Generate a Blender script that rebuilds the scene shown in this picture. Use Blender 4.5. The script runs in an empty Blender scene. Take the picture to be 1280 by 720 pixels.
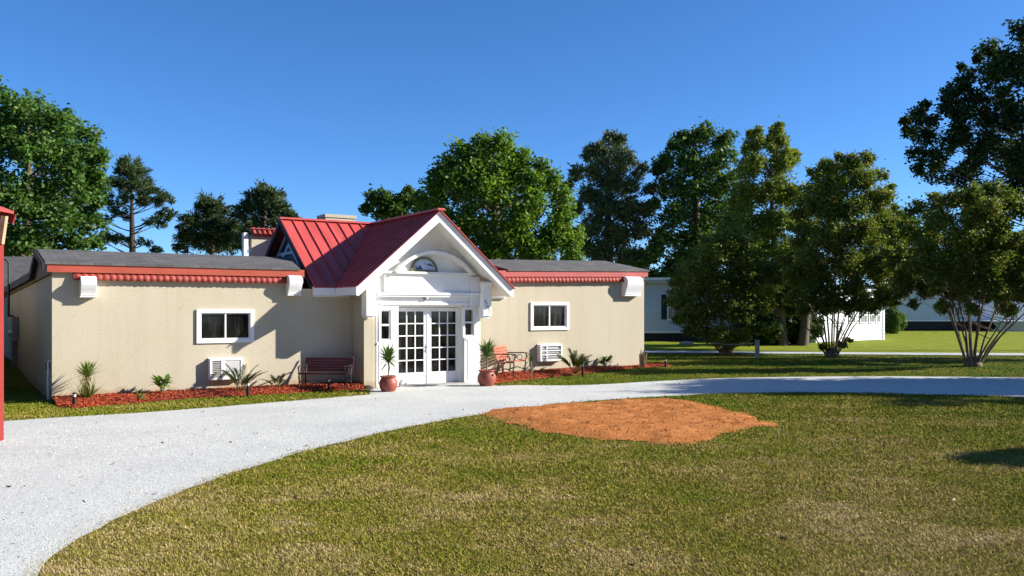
import bpy, bmesh, math, random
import numpy as np
from mathutils import Vector, Matrix, noise as mnoise
R = math.radians
rnd = random.Random(7)
rng = np.random.default_rng(11)
scn = bpy.context.scene
col = scn.collection
PI = math.pi
F, HX, HY, EYE = 1050.0, 640.0, 386.0, 2.0      # lens in photo pixels, vanishing centre, eye height

# ------------------------------------------------------------------ small helpers
def tag(o, label=None, cat=None, group=None, kind=None):
    if label: o['label'] = label
    if cat: o['category'] = cat
    if group: o['group'] = group
    if kind: o['kind'] = kind
    return o

def empty(name, loc=(0, 0, 0), rz=0.0, parent=None):
    o = bpy.data.objects.new(name, None)
    o.empty_display_size = 0.2
    o.location = loc; o.rotation_euler = (0, 0, rz)
    col.objects.link(o)
    if parent: o.parent = parent
    return o

def copy_tree(o, parent=None):
    c = o.copy(); col.objects.link(c)
    if parent: c.parent = parent
    for ch in list(o.children): copy_tree(ch, c)
    return c

class MB:
    """collects shapes and links them as ONE mesh"""
    def __init__(s): s.v = []; s.f = []; s.sm = []
    def add(s, vs, fs, smooth=False):
        b = len(s.v); s.v += [tuple(v) for v in vs]
        for f in fs: s.f.append([i + b for i in f]); s.sm.append(smooth)
    def box(s, x0, x1, y0, y1, z0, z1):
        s.add([(x0,y0,z0),(x1,y0,z0),(x1,y1,z0),(x0,y1,z0),(x0,y0,z1),(x1,y0,z1),(x1,y1,z1),(x0,y1,z1)],
              [(0,3,2,1),(4,5,6,7),(0,1,5,4),(1,2,6,5),(2,3,7,6),(3,0,4,7)])
    def quad(s, a, b, c, d): s.add([a, b, c, d], [(0,1,2,3)])
    def bar(s, a, b, w, h, up=(0,0,1)):
        a = Vector(a); b = Vector(b); d = (b - a).normalized(); up = Vector(up)
        x = d.cross(up)
        if x.length < 1e-4: x = d.cross(Vector((1,0,0)))
        x.normalize(); y = x.cross(d)
        vs = []
        for p in (a, b):
            for sx, sy in ((-1,-1),(1,-1),(1,1),(-1,1)): vs.append(p + x*(sx*w/2) + y*(sy*h/2))
        s.add(vs, [(0,1,2,3),(7,6,5,4),(0,4,5,1),(1,5,6,2),(2,6,7,3),(3,7,4,0)])
    def tube(s, pts, rad, n=8, cap=True):
        pts = [Vector(p) for p in pts]
        if not hasattr(rad, '__len__'): rad = [rad]*len(pts)
        vs = []; fs = []; ref = Vector((0.31, 0.87, 0.38))
        for i, p in enumerate(pts):
            d = (pts[min(i+1, len(pts)-1)] - pts[max(i-1, 0)])
            d = d.normalized() if d.length > 1e-6 else Vector((0,0,1))
            x = d.cross(ref)
            if x.length < 1e-3: x = d.cross(Vector((1,0,0)))
            x.normalize(); y = d.cross(x)
            for k in range(n):
                a = 2*PI*k/n; vs.append(p + (x*math.cos(a) + y*math.sin(a))*rad[i])
        for i in range(len(pts)-1):
            for k in range(n):
                fs.append((i*n+k, i*n+(k+1)%n, (i+1)*n+(k+1)%n, (i+1)*n+k))
        s.add(vs, fs, True)
        if cap:
            s.add(vs[:n], [tuple(range(n-1,-1,-1))]); s.add(vs[-n:], [tuple(range(n))])
    def lathe(s, prof, n=28, c=(0,0,0)):
        vs = []; fs = []
        for r, z in prof:
            for k in range(n):
                a = 2*PI*k/n; vs.append((c[0]+r*math.cos(a), c[1]+r*math.sin(a), c[2]+z))
        for i in range(len(prof)-1):
            for k in range(n): fs.append((i*n+k, i*n+(k+1)%n, (i+1)*n+(k+1)%n, (i+1)*n+k))
        s.add(vs, fs, True)
    def prism(s, poly, axis, a, b):
        """poly: 2-D points; axis 'x': (y,z) swept over x in a..b; 'y': (x,z); 'z': (x,y)"""
        def mk(p, t): return (t,p[0],p[1]) if axis == 'x' else (p[0],t,p[1]) if axis == 'y' else (p[0],p[1],t)
        n = len(poly); vs = [mk(p, a) for p in poly] + [mk(p, b) for p in poly]
        fs = [tuple(range(n-1,-1,-1)), tuple(range(n, 2*n))] + [(i,(i+1)%n,n+(i+1)%n,n+i) for i in range(n)]
        s.add(vs, fs)
    def map(s, fn): s.v = [tuple(fn(*v)) for v in s.v]; return s
    def build(s, name, m, parent=None, bevel=0.0, loc=None):
        me = bpy.data.meshes.new(name); me.from_pydata(s.v, [], s.f); me.update()
        bm = bmesh.new(); bm.from_mesh(me); bmesh.ops.recalc_face_normals(bm, faces=bm.faces); bm.to_mesh(me); bm.free()
        me.polygons.foreach_set('use_smooth', s.sm)
        me.materials.append(m)
        o = bpy.data.objects.new(name, me); col.objects.link(o)
        if parent: o.parent = parent
        if loc: o.location = loc
        if bevel:
            b = o.modifiers.new('soft', 'BEVEL'); b.width = bevel; b.segments = 2; b.limit_method = 'ANGLE'
        return o

def big_mesh(name, polys, m, parent=None):
    """polys: (N,k,3) array of loose faces -> one mesh"""
    N, k, _ = polys.shape
    me = bpy.data.meshes.new(name)
    me.vertices.add(N*k); me.vertices.foreach_set('co', polys.astype(np.float32).ravel())
    me.loops.add(N*k); me.loops.foreach_set('vertex_index', np.arange(N*k, dtype=np.int32))
    me.polygons.add(N); me.polygons.foreach_set('loop_start', np.arange(0, N*k, k, dtype=np.int32))
    me.update(calc_edges=True); me.validate()
    me.materials.append(m)
    o = bpy.data.objects.new(name, me); col.objects.link(o)
    if parent: o.parent = parent
    return o

# ------------------------------------------------------------------ materials
def nodes(name):
    m = bpy.data.materials.new(name); m.use_nodes = True
    nt = m.node_tree; p = nt.nodes['Principled BSDF']
    return m, nt, p
def N(nt, t, **kw):
    n = nt.nodes.new(t)
    for k, v in kw.items():
        if k.startswith('_'): n.inputs[k[1:].replace('_', ' ')].default_value = v
        else: setattr(n, k, v)
    return n
def ramp(nt, stops):
    r = N(nt, 'ShaderNodeValToRGB'); e = r.color_ramp.elements
    while len(e) < len(stops): e.new(0.5)
    for el, (pos, c) in zip(e, stops): el.position = pos; el.color = (*c, 1) if len(c) == 3 else c
    return r
def coords(nt, scale=(1,1,1)):
    t = N(nt, 'ShaderNodeTexCoord'); mp = N(nt, 'ShaderNodeMapping'); mp.inputs['Scale'].default_value = scale
    nt.links.new(t.outputs['Object'], mp.inputs['Vector']); return mp.outputs['Vector']
def surf(name, c, rough=0.6, var=0.12, scale=6.0, bump=0.0, bscale=60.0, spec=0.3, stretch=(1,1,1), metal=0.0, c2=None):
    """one colour that drifts a little, with fine relief"""
    m, nt, p = nodes(name); v = coords(nt, stretch)
    n = N(nt, 'ShaderNodeTexNoise', _Scale=scale, _Detail=6.0, _Roughness=0.6); nt.links.new(v, n.inputs['Vector'])
    lo = tuple(x*(1-var) for x in c); hi = c2 if c2 else tuple(min(1, x*(1+var)) for x in c)
    r = ramp(nt, [(0.3, lo), (0.7, hi)]); nt.links.new(n.outputs['Fac'], r.inputs['Fac'])
    nt.links.new(r.outputs['Color'], p.inputs['Base Color'])
    p.inputs['Roughness'].default_value = rough; p.inputs['Specular IOR Level'].default_value = spec; p.inputs['Metallic'].default_value = metal
    if bump:
        b = N(nt, 'ShaderNodeTexNoise', _Scale=bscale, _Detail=4.0); nt.links.new(coords(nt), b.inputs['Vector'])
        bp = N(nt, 'ShaderNodeBump', _Strength=bump, _Distance=0.02); nt.links.new(b.outputs['Fac'], bp.inputs['Height'])
        nt.links.new(bp.outputs['Normal'], p.inputs['Normal'])
    return m

def stucco_mat():
    m, nt, p = nodes('stucco')
    n1 = N(nt, 'ShaderNodeTexNoise', _Scale=0.55, _Detail=5.0, _Roughness=0.6); nt.links.new(coords(nt), n1.inputs['Vector'])
    n2 = N(nt, 'ShaderNodeTexNoise', _Scale=1.6, _Detail=6.0, _Roughness=0.65); nt.links.new(coords(nt, (2.6, 2.6, 0.18)), n2.inputs['Vector'])
    r1 = ramp(nt, [(0.3, (0.44,0.387,0.285)), (0.7, (0.475,0.424,0.322))]); nt.links.new(n1.outputs['Fac'], r1.inputs['Fac'])
    r2 = ramp(nt, [(0.26, (0.925,0.92,0.91)), (0.52, (1,1,1))]); nt.links.new(n2.outputs['Fac'], r2.inputs['Fac'])
    mx = N(nt, 'ShaderNodeMixRGB', blend_type='MULTIPLY', _Fac=1.0)
    nt.links.new(r1.outputs['Color'], mx.inputs['Color1']); nt.links.new(r2.outputs['Color'], mx.inputs['Color2'])
    # hairline cracks
    w = N(nt, 'ShaderNodeTexVoronoi', feature='DISTANCE_TO_EDGE', _Scale=0.42); 
    nz = N(nt, 'ShaderNodeTexNoise', _Scale=2.2, _Detail=4.0); nt.links.new(coords(nt), nz.inputs['Vector'])
    ad = N(nt, 'ShaderNodeMixRGB', blend_type='ADD', _Fac=0.35); nt.links.new(coords(nt), ad.inputs['Color1']); nt.links.new(nz.outputs['Color'], ad.inputs['Color2'])
    nt.links.new(ad.outputs['Color'], w.inputs['Vector'])
    r3 = ramp(nt, [(0.0, (0.86,0.84,0.82)), (0.010, (1,1,1))]); nt.links.new(w.outputs['Distance'], r3.inputs['Fac'])
    mx2 = N(nt, 'ShaderNodeMixRGB', blend_type='MULTIPLY', _Fac=0.3)
    nt.links.new(mx.outputs['Color'], mx2.inputs['Color1']); nt.links.new(r3.outputs['Color'], mx2.inputs['Color2'])
    # splashed soil and damp along the foot of the wall (local z)
    sx = N(nt, 'ShaderNodeSeparateXYZ'); nt.links.new(coords(nt), sx.inputs['Vector'])
    n5 = N(nt, 'ShaderNodeTexNoise', _Scale=2.4, _Detail=6.0, _Roughness=0.7); nt.links.new(coords(nt), n5.inputs['Vector'])
    zz = N(nt, 'ShaderNodeMath', operation='MULTIPLY_ADD'); zz.inputs[1].default_value = -0.6; zz.inputs[2].default_value = 0.17
    nt.links.new(n5.outputs['Fac'], zz.inputs[0])
    zs = N(nt, 'ShaderNodeMath', operation='ADD'); nt.links.new(sx.outputs['Z'], zs.inputs[0]); nt.links.new(zz.outputs[0], zs.inputs[1])
    r4 = ramp(nt, [(0.0, (0.80,0.68,0.56)), (0.10, (1,1,1))]); nt.links.new(zs.outputs[0], r4.inputs['Fac'])
    mx3 = N(nt, 'ShaderNodeMixRGB', blend_type='MULTIPLY', _Fac=0.8)
    nt.links.new(mx2.outputs['Color'], mx3.inputs['Color1']); nt.links.new(r4.outputs['Color'], mx3.inputs['Color2'])
    nt.links.new(mx3.outputs['Color'], p.inputs['Base Color'])
    b = N(nt, 'ShaderNodeTexNoise', _Scale=22.0, _Detail=8.0, _Roughness=0.7); nt.links.new(coords(nt), b.inputs['Vector'])
    bp = N(nt, 'ShaderNodeBump', _Strength=0.35, _Distance=0.02); nt.links.new(b.outputs['Fac'], bp.inputs['Height'])
    nt.links.new(bp.outputs['Normal'], p.inputs['Normal'])
    p.inputs['Roughness'].default_value = 0.9; p.inputs['Specular IOR Level'].default_value = 0.15
    return m

def leaf_mat(name, cols, trans=0.25, rough=0.55, patch=0.0):
    m, nt, p = nodes(name)
    g = N(nt, 'ShaderNodeNewGeometry')
    r = ramp(nt, [(i/(len(cols)-1), c) for i, c in enumerate(cols)]); nt.links.new(g.outputs['Random Per Island'], r.inputs['Fac'])
    n = N(nt, 'ShaderNodeTexNoise', _Scale=0.5, _Detail=3.0); nt.links.new(coords(nt), n.inputs['Vector'])
    r2 = ramp(nt, [(0.35, (0.8,0.8,0.85)), (0.65, (1.2,1.15,1.0))]); nt.links.new(n.outputs['Fac'], r2.inputs['Fac'])
    mx = N(nt, 'ShaderNodeMixRGB', blend_type='MULTIPLY', _Fac=1.0)
    nt.links.new(r.outputs['Color'], mx.inputs['Color1']); nt.links.new(r2.outputs['Color'], mx.inputs['Color2'])
    nt.links.new(mx.outputs['Color'], p.inputs['Base Color'])
    p.inputs['Roughness'].default_value = rough; p.inputs['Specular IOR Level'].default_value = 0.25
    t = N(nt, 'ShaderNodeBsdfTranslucent'); br = N(nt, 'ShaderNodeMixRGB', blend_type='MULTIPLY', _Fac=1.0); br.inputs['Color2'].default_value = (1.3,1.35,0.7,1)
    nt.links.new(mx.outputs['Color'], br.inputs['Color1']); nt.links.new(br.outputs['Color'], t.inputs['Color'])
    ms = N(nt, 'ShaderNodeMixShader', _Fac=trans); nt.links.new(p.outputs[0], ms.inputs[1]); nt.links.new(t.outputs[0], ms.inputs[2])
    nt.links.new(ms.outputs[0], nt.nodes['Material Output'].inputs['Surface'])
    return m

def far_lawn_mat():
    return surf('fresh far lawn', (0.17,0.22,0.014), 0.9, 0.30, 2.6, 0.8, 26, 0.05, c2=(0.275,0.30,0.03))

def lawn_mat(name, blade):
    m, nt, p = nodes(name); v = coords(nt)
    n1 = N(nt, 'ShaderNodeTexNoise', _Scale=0.42, _Detail=6.0, _Roughness=0.65); nt.links.new(v, n1.inputs['Vector'])
    n2 = N(nt, 'ShaderNodeTexNoise', _Scale=3.0, _Detail=6.0, _Roughness=0.7); nt.links.new(v, n2.inputs['Vector'])
    def lin(x, k, add):
        q = N(nt, 'ShaderNodeMath', operation='MULTIPLY_ADD'); q.inputs[1].default_value = k; nt.links.new(x, q.inputs[0])
        if isinstance(add, float): q.inputs[2].default_value = add
        else: nt.links.new(add, q.inputs[2])
        return q.outputs[0]
    n3 = N(nt, 'ShaderNodeTexNoise', _Scale=1.1, _Detail=4.0, _Roughness=0.6); nt.links.new(coords(nt, (0.7, 1.6, 1)), n3.inputs['Vector'])
    pw = N(nt, 'ShaderNodeMapRange'); pw.inputs['From Min'].default_value = 0.56; pw.inputs['From Max'].default_value = 0.72; nt.links.new(n3.outputs['Fac'], pw.inputs['Value'])
    last = lin(n1.outputs['Fac'], 1.25, -0.20)
    last = lin(n2.outputs['Fac'], 0.55, last)
    last = lin(pw.outputs[0], 0.28, last)
    last = lin(last, 1.0, -0.275)
    if blade:
        g = N(nt, 'ShaderNodeNewGeometry'); last = lin(g.outputs['Random Per Island'], 0.50, last); last = lin(last, 1.0, -0.25)
    # along y: drier grass near the lens and the drive, greener far out
    sx = N(nt, 'ShaderNodeSeparateXYZ'); nt.links.new(v, sx.inputs['Vector'])
    mr = N(nt, 'ShaderNodeMapRange'); mr.inputs['From Min'].default_value = 7; mr.inputs['From Max'].default_value = 24
    mr.inputs['To Min'].default_value = 0.0; mr.inputs['To Max'].default_value = -0.30; nt.links.new(sx.outputs['Y'], mr.inputs['Value'])
    e = N(nt, 'ShaderNodeMath', operation='ADD'); nt.links.new(last, e.inputs[0]); nt.links.new(mr.outputs[0], e.inputs[1])
    e0 = N(nt, 'ShaderNodeMath', operation='ADD'); e0.inputs[1].default_value = 0.105; nt.links.new(e.outputs[0], e0.inputs[0]); e = e0
    k = 1.0 if blade else 0.66
    r = ramp(nt, [(0.12, (0.110*k,0.180*k,0.012*k)), (0.36, (0.215*k,0.218*k,0.018*k)), (0.52, (0.30*k,0.245*k,0.042*k)), (0.66, (0.40*k,0.305*k,0.105*k)), (0.84, (0.54*k,0.42*k,0.21*k))])
    nt.links.new(e.outputs[0], r.inputs['Fac']); nt.links.new(r.outputs['Color'], p.inputs['Base Color'])
    p.inputs['Roughness'].default_value = 0.8; p.inputs['Specular IOR Level'].default_value = 0.08
    if not blade:
        b = N(nt, 'ShaderNodeTexNoise', _Scale=45.0, _Detail=6.0, _Roughness=0.8); nt.links.new(v, b.inputs['Vector'])
        bp = N(nt, 'ShaderNodeBump', _Strength=0.9, _Distance=0.06); nt.links.new(b.outputs['Fac'], bp.inputs['Height']); nt.links.new(bp.outputs['Normal'], p.inputs['Normal'])
    return m

def gravel_mat():
    m, nt, p = nodes('white gravel'); v = coords(nt)
    vo = N(nt, 'ShaderNodeTexVoronoi', _Scale=75.0); nt.links.new(v, vo.inputs['Vector'])
    n1 = N(nt, 'ShaderNodeTexNoise', _Scale=0.5, _Detail=7.0, _Roughness=0.65); nt.links.new(v, n1.inputs['Vector'])
    n3 = N(nt, 'ShaderNodeTexNoise', _Scale=7.0, _Detail=8.0, _Roughness=0.75); nt.links.new(v, n3.inputs['Vector'])
    r0 = ramp(nt, [(0.0, (0.32,0.32,0.305)), (0.22, (0.535,0.538,0.50)), (1.0, (0.645,0.645,0.60))]); 
    sp = N(nt, 'ShaderNodeSeparateColor'); nt.links.new(vo.outputs['Color'], sp.inputs[0]); nt.links.new(sp.outputs[0], r0.inputs['Fac'])
    r1 = ramp(nt, [(0.35, (0.86,0.86,0.87)), (0.62, (1,1,0.99))]); nt.links.new(n1.outputs['Fac'], r1.inputs['Fac'])
    r3 = ramp(nt, [(0.27, (0.55,0.53,0.50)), (0.40, (1,1,1))]); nt.links.new(n3.outputs['Fac'], r3.inputs['Fac'])
    mx = N(nt, 'ShaderNodeMixRGB', blend_type='MULTIPLY', _Fac=1.0); nt.links.new(r0.outputs['Color'], mx.inputs['Color1']); nt.links.new(r1.outputs['Color'], mx.inputs['Color2'])
    my = N(nt, 'ShaderNodeMixRGB', blend_type='MULTIPLY', _Fac=1.0); nt.links.new(mx.outputs['Color'], my.inputs['Color1']); nt.links.new(r3.outputs['Color'], my.inputs['Color2'])
    nt.links.new(my.outputs['Color'], p.inputs['Base Color']); p.inputs['Roughness'].default_value = 0.85; p.inputs['Specular IOR Level'].default_value = 0.2
    bp = N(nt, 'ShaderNodeBump', _Strength=0.5, _Distance=0.006); nt.links.new(vo.outputs['Distance'], bp.inputs['Height']); nt.links.new(bp.outputs['Normal'], p.inputs['Normal'])
    return m

def glass_mat():
    m, nt, p = nodes('dark window glass')
    n = N(nt, 'ShaderNodeTexNoise', _Scale=1.6, _Detail=4.0, _Roughness=0.6); nt.links.new(coords(nt, (7,7,0.7)), n.inputs['Vector'])
    r = ramp(nt, [(0.48, (0.006,0.006,0.007)), (0.62, (0.022,0.021,0.020)), (0.78, (0.07,0.068,0.064))]); nt.links.new(n.outputs['Fac'], r.inputs['Fac'])
    nt.links.new(r.outputs['Color'], p.inputs['Base Color']); p.inputs['Roughness'].default_value = 0.05; p.inputs['IOR'].default_value = 1.45
    n2 = N(nt, 'ShaderNodeTexNoise', _Scale=1.1, _Detail=2.0); nt.links.new(coords(nt), n2.inputs['Vector'])
    bp = N(nt, 'ShaderNodeBump', _Strength=0.05, _Distance=0.05); nt.links.new(n2.outputs['Fac'], bp.inputs['Height']); nt.links.new(bp.outputs['Normal'], p.inputs['Normal'])
    return m

def shingle_mat():
    m, nt, p = nodes('grey shingles')
    b = N(nt, 'ShaderNodeTexBrick', _Scale=1.0); b.offset = 0.5
    b.inputs['Brick Width'].default_value = 0.32; b.inputs['Row Height'].default_value = 0.13; b.inputs['Mortar Size'].default_value = 0.008
    b.inputs['Color1'].default_value = (0.085,0.08,0.078,1); b.inputs['Color2'].default_value = (0.125,0.12,0.115,1); b.inputs['Mortar'].default_value = (0.04,0.038,0.037,1)
    nt.links.new(coords(nt), b.inputs['Vector'])
    n = N(nt, 'ShaderNodeTexNoise', _Scale=1.5, _Detail=8.0, _Roughness=0.75); nt.links.new(coords(nt, (1, 1, 1)), n.inputs['Vector'])
    r = ramp(nt, [(0.3, (0.7,0.7,0.7)), (0.7, (1.25,1.22,1.2))]); nt.links.new(n.outputs['Fac'], r.inputs['Fac'])
    mx = N(nt, 'ShaderNodeMixRGB', blend_type='MULTIPLY', _Fac=1.0); nt.links.new(b.outputs['Color'], mx.inputs['Color1']); nt.links.new(r.outputs['Color'], mx.inputs['Color2'])
    nt.links.new(mx.outputs['Color'], p.inputs['Base Color']); p.inputs['Roughness'].default_value = 0.9
    bp = N(nt, 'ShaderNodeBump', _Strength=0.5, _Distance=0.01); nt.links.new(b.outputs['Fac'], bp.inputs['Height']); bp.invert = True
    nt.links.new(bp.outputs['Normal'], p.inputs['Normal'])
    return m

M = dict(
    stucco=stucco_mat(), glass=glass_mat(), shingle=shingle_mat(), gravel=gravel_mat(),
    lawn=lawn_mat('lawn', False), blade=lawn_mat('grass blades', True), farlawn=far_lawn_mat(),
    white=surf('white paint', (0.80,0.795,0.78), 0.55, 0.05, 2.5, 0.15, 30),
    whitedull=surf('dull white paint', (0.72,0.71,0.68), 0.7, 0.09, 3.0, 0.2, 25),  # slightly darker and more mottled than the plain white
    red=surf('red metal roofing', (0.47,0.072,0.062), 0.48, 0.20, 1.6, 0.05, 6, 0.4, (2.2,0.5,0.5)),
    fascia=surf('orange red fascia paint', (0.36,0.070,0.040), 0.55, 0.10, 2.0, 0.08, 12, stretch=(1,1,3)),
    pinkfascia=surf('faded pinkish red fascia paint', (0.40,0.085,0.078), 0.5, 0.10, 2.0, 0.08, 12, stretch=(1,1,3)),
    tile=surf('red clay tile', (0.29,0.048,0.036), 0.6, 0.25, 5.0, 0.2, 30),
    dark=surf('dark painted timber', (0.045,0.034,0.030), 0.8, 0.3, 4),
    brownwood=surf('brown timber', (0.17,0.11,0.075), 0.8, 0.25, 4, 0.2, 20, stretch=(1,1,5)),
    tanwood=surf('tan timber', (0.42,0.28,0.17), 0.75, 0.2, 4, 0.2, 20),
    postred=surf('red painted post', (0.23,0.028,0.022), 0.5, 0.08, 2),
    steel=surf('brushed metal', (0.45,0.45,0.46), 0.35, 0.1, 5, metal=0.8),
    grey=surf('grey plastic', (0.20,0.20,0.21), 0.6, 0.1, 4),
    acwhite=surf('white enamel', (0.78,0.78,0.77), 0.45, 0.05, 4),
    acgrille=surf('grey grille fins', (0.30,0.295,0.28), 0.6, 0.2, 8),  # fins in a mid grey
    black=surf('black metal', (0.02,0.019,0.019), 0.5, 0.2, 5),
    iron=surf('cast iron', (0.030,0.024,0.021), 0.5, 0.3, 10),
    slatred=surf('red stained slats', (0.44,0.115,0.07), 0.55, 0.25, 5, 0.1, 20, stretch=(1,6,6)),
    slatdark=surf('dark red slats', (0.105,0.020,0.020), 0.55, 0.25, 5, 0.1, 20, stretch=(1,6,6)),  # deeper red than the slats of the other bench
    terra=surf('terracotta', (0.27,0.066,0.043), 0.5, 0.14, 4, 0.1, 20, 0.4),
    soil=surf('potting soil', (0.05,0.035,0.025), 0.95, 0.3, 20, 0.6, 40),
    dirt=surf('orange sandy clay', (0.41,0.140,0.038), 0.95, 0.25, 2.6, 0.9, 26, 0.05, c2=(0.54,0.215,0.070)),
    mulch=leaf_mat('red mulch chips', [(0.15,0.022,0.012), (0.40,0.072,0.030), (0.50,0.130,0.055), (0.27,0.042,0.020)], 0.0, 0.8),
    track=surf('pale gravel lane', (0.44,0.45,0.46), 0.9, 0.15, 1.0, 0.4, 30),
    siding=surf('white vinyl siding', (0.74,0.755,0.78), 0.5, 0.04, 1.5),
    sidingshade=surf('siding with blue shade', (0.50,0.55,0.64), 0.55, 0.05, 1.5),  # blue cast of walls in shade, put into the colour
    trim=surf('white vinyl trim', (0.80,0.80,0.80), 0.5, 0.04, 2),
    skirt=surf('dark brick skirting', (0.035,0.028,0.028), 0.85, 0.4, 6),
    shutter=surf('dark blue shutter', (0.018,0.024,0.045), 0.6, 0.2, 4),
    curtain=surf('grey window pane with pale curtain', (0.22,0.225,0.23), 0.25, 0.3, 3, stretch=(5,5,0.6)),
    homeroof=surf('pale metal roof', (0.42,0.43,0.45), 0.6, 0.1, 2),
    stone=surf('pale stone', (0.33,0.315,0.29), 0.9, 0.2, 5, 0.4, 20),
    bark=surf('grey brown bark', (0.11,0.085,0.065), 0.9, 0.4, 5, 0.6, 18, stretch=(3,3,0.6)),
    barkpale=surf('smooth mottled bark', (0.15,0.115,0.08), 0.8, 0.35, 4, 0.3, 14, stretch=(2,2,0.6)),
    pinebark=surf('pine bark', (0.06,0.045,0.038), 0.95, 0.4, 6, 0.6, 18, stretch=(2,2,0.7)),
    cane=surf('tan plant stem', (0.30,0.22,0.12), 0.8, 0.3, 12),
    olive=surf('olive painted frame', (0.15,0.145,0.07), 0.5, 0.1, 5),
    glassblue=surf('pale blue painted glass', (0.42,0.50,0.62), 0.3, 0.25, 6),
    navy=surf('dark blue glass paint', (0.05,0.07,0.16), 0.3, 0.2, 6),
    yellowglass=surf('yellow green glass paint', (0.55,0.56,0.28), 0.3, 0.2, 6),
    numgrey=surf('grey number plates', (0.16,0.16,0.17), 0.4, 0.1, 6),
    lens=surf('frosted lamp lens', (0.55,0.55,0.52), 0.3, 0.1, 5),
    oak=leaf_mat('oak leaves', [(0.041,0.084,0.016), (0.066,0.122,0.022), (0.095,0.157,0.030)], 0.32),
    maple=leaf_mat('bright maple leaves', [(0.071,0.145,0.017), (0.128,0.221,0.024), (0.187,0.281,0.043)], 0.38),
    locust=leaf_mat('fresh tree leaves', [(0.045,0.105,0.021), (0.077,0.157,0.030), (0.120,0.209,0.045)], 0.35),
    pine=leaf_mat('pine needles', [(0.031,0.056,0.022), (0.056,0.090,0.031), (0.085,0.116,0.044)], 0.20),
    cedar=leaf_mat('grey green conifer sprays', [(0.052,0.079,0.031), (0.090,0.121,0.045), (0.129,0.155,0.061)], 0.22),
    cypress=leaf_mat('yellow green conifer sprays', [(0.095,0.149,0.022), (0.163,0.217,0.033), (0.259,0.280,0.054)], 0.32),
    myrtle=leaf_mat('crape myrtle leaves', [(0.071,0.118,0.018), (0.112,0.171,0.025), (0.153,0.212,0.035), (0.194,0.218,0.042), (0.201,0.148,0.041)], 0.35),
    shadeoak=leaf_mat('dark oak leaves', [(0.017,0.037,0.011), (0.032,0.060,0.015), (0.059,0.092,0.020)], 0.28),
    shrub=leaf_mat('shrub leaves', [(0.051,0.105,0.020), (0.093,0.167,0.031), (0.136,0.212,0.043)], 0.30),
    palm=leaf_mat('palm leaflets', [(0.045,0.080,0.018), (0.075,0.110,0.028), (0.15,0.15,0.06)], 0.2),
    yucca=leaf_mat('yucca blades', [(0.091,0.156,0.029), (0.169,0.234,0.058), (0.312,0.299,0.130)], 0.2),
    canna=leaf_mat('broad glossy leaves', [(0.072,0.169,0.023), (0.124,0.247,0.039), (0.208,0.286,0.065)], 0.25, 0.4),
    dracaena=leaf_mat('spiky leaves', [(0.052,0.117,0.026), (0.091,0.169,0.039), (0.143,0.208,0.058)], 0.2),
    dead=leaf_mat('dry straw leaves', [(0.30,0.22,0.12), (0.42,0.33,0.19), (0.24,0.17,0.09)], 0.15),
)

# ------------------------------------------------------------------ where things are
TY = [21.5 + 0.5*i for i in range(17)]
def sm(t): t = max(0.0, min(1.0, t)); return t*t*(3-2*t)
TZ = [0.2*sm((y-21.5)/8.0) for y in TY]
def T(y):
    """height of the ground: the lot climbs 0.2 m behind the drive"""
    if y <= TY[0]: return 0.0
    if y >= TY[-1]: return TZ[-1]
    i = int((y-TY[0])/0.5); f = (y-TY[i])/0.5
    return TZ[i]*(1-f) + TZ[i+1]*f
def TN(y): return np.interp(y, TY, TZ)
def G(px, py, lift=0.0):
    y = 20.0
    for _ in range(30): y = (EYE-T(y)-lift)*F/(py-HY)
    return Vector(((px-HX)/F*y, y, T(y)+lift))
def at(px, py, y): return Vector(((px-HX)/F*y, y, EYE+(HY-py)/F*y))
# front of the building: local x along the wall, local y into it, n = metres in front of the wall
AX, AY, UX, UY = -9.857, 18.0, 0.842, 0.539
ROT = math.atan2(UY, UX)
def S(px, n=0.0):
    q = (px-HX)/F; return (q*(AY-UX*n) - AX - UY*n)/(UX-UY*q)
def DEP(s, n): return AY - UX*n + UY*s
def ZP(px, py, n=0.0): return EYE + (HY-py)/F*DEP(S(px, n), n)
def W(s, n, z): return Vector((AX+UX*s+UY*n, AY+UY*s-UX*n, z))
def rect(x0, y0, x1, y1, n=0.0):
    xm = (x0+x1)/2; return S(x0,n), S(x1,n), ZP(xm,y1,n), ZP(xm,y0,n)
def dzr(s): return 0.13 + 0.0207*(s-11.35)      # the wing beyond the porch stands higher

# ------------------------------------------------------------------ camera, light, sky
cam = bpy.data.cameras.new('Camera'); co = bpy.data.objects.new('Camera', cam); col.objects.link(co)
co.location = (0, 0, EYE); co.rotation_euler = (R(90), 0, 0)
cam.sensor_width = 36; cam.lens = 36*F/1280; cam.shift_y = (HY-360)/1280; cam.clip_end = 6000; cam.clip_start = 0.1
scn.camera = co
SUN = Vector((0.903, 0.033, 0.428)).normalized()
sd = bpy.data.lights.new('Sun', 'SUN'); sd.energy = 5.0; sd.angle = R(0.53); sd.color = (1.0, 0.945, 0.85)
so = bpy.data.objects.new('Sun', sd); col.objects.link(so); so.rotation_euler = SUN.to_track_quat('Z', 'Y').to_euler(); so.location = (40, 0, 30)
w = bpy.data.worlds.new('World'); scn.world = w; w.use_nodes = True
nt = w.node_tree; sk = nt.nodes.new('ShaderNodeTexSky'); sk.sky_type = 'NISHITA'; sk.sun_disc = False
sk.sun_elevation = math.asin(SUN.z); sk.sun_rotation = math.atan2(SUN.x, SUN.y)
sk.air_density = 0.7; sk.dust_density = 0.2; sk.ozone_density = 7.2
bg = nt.nodes['Background']; bg.inputs['Strength'].default_value = 0.095
hs = nt.nodes.new('ShaderNodeHueSaturation'); hs.inputs['Saturation'].default_value = 1.08
nt.links.new(sk.outputs[0], hs.inputs['Color']); nt.links.new(hs.outputs[0], bg.inputs['Color'])
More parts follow.
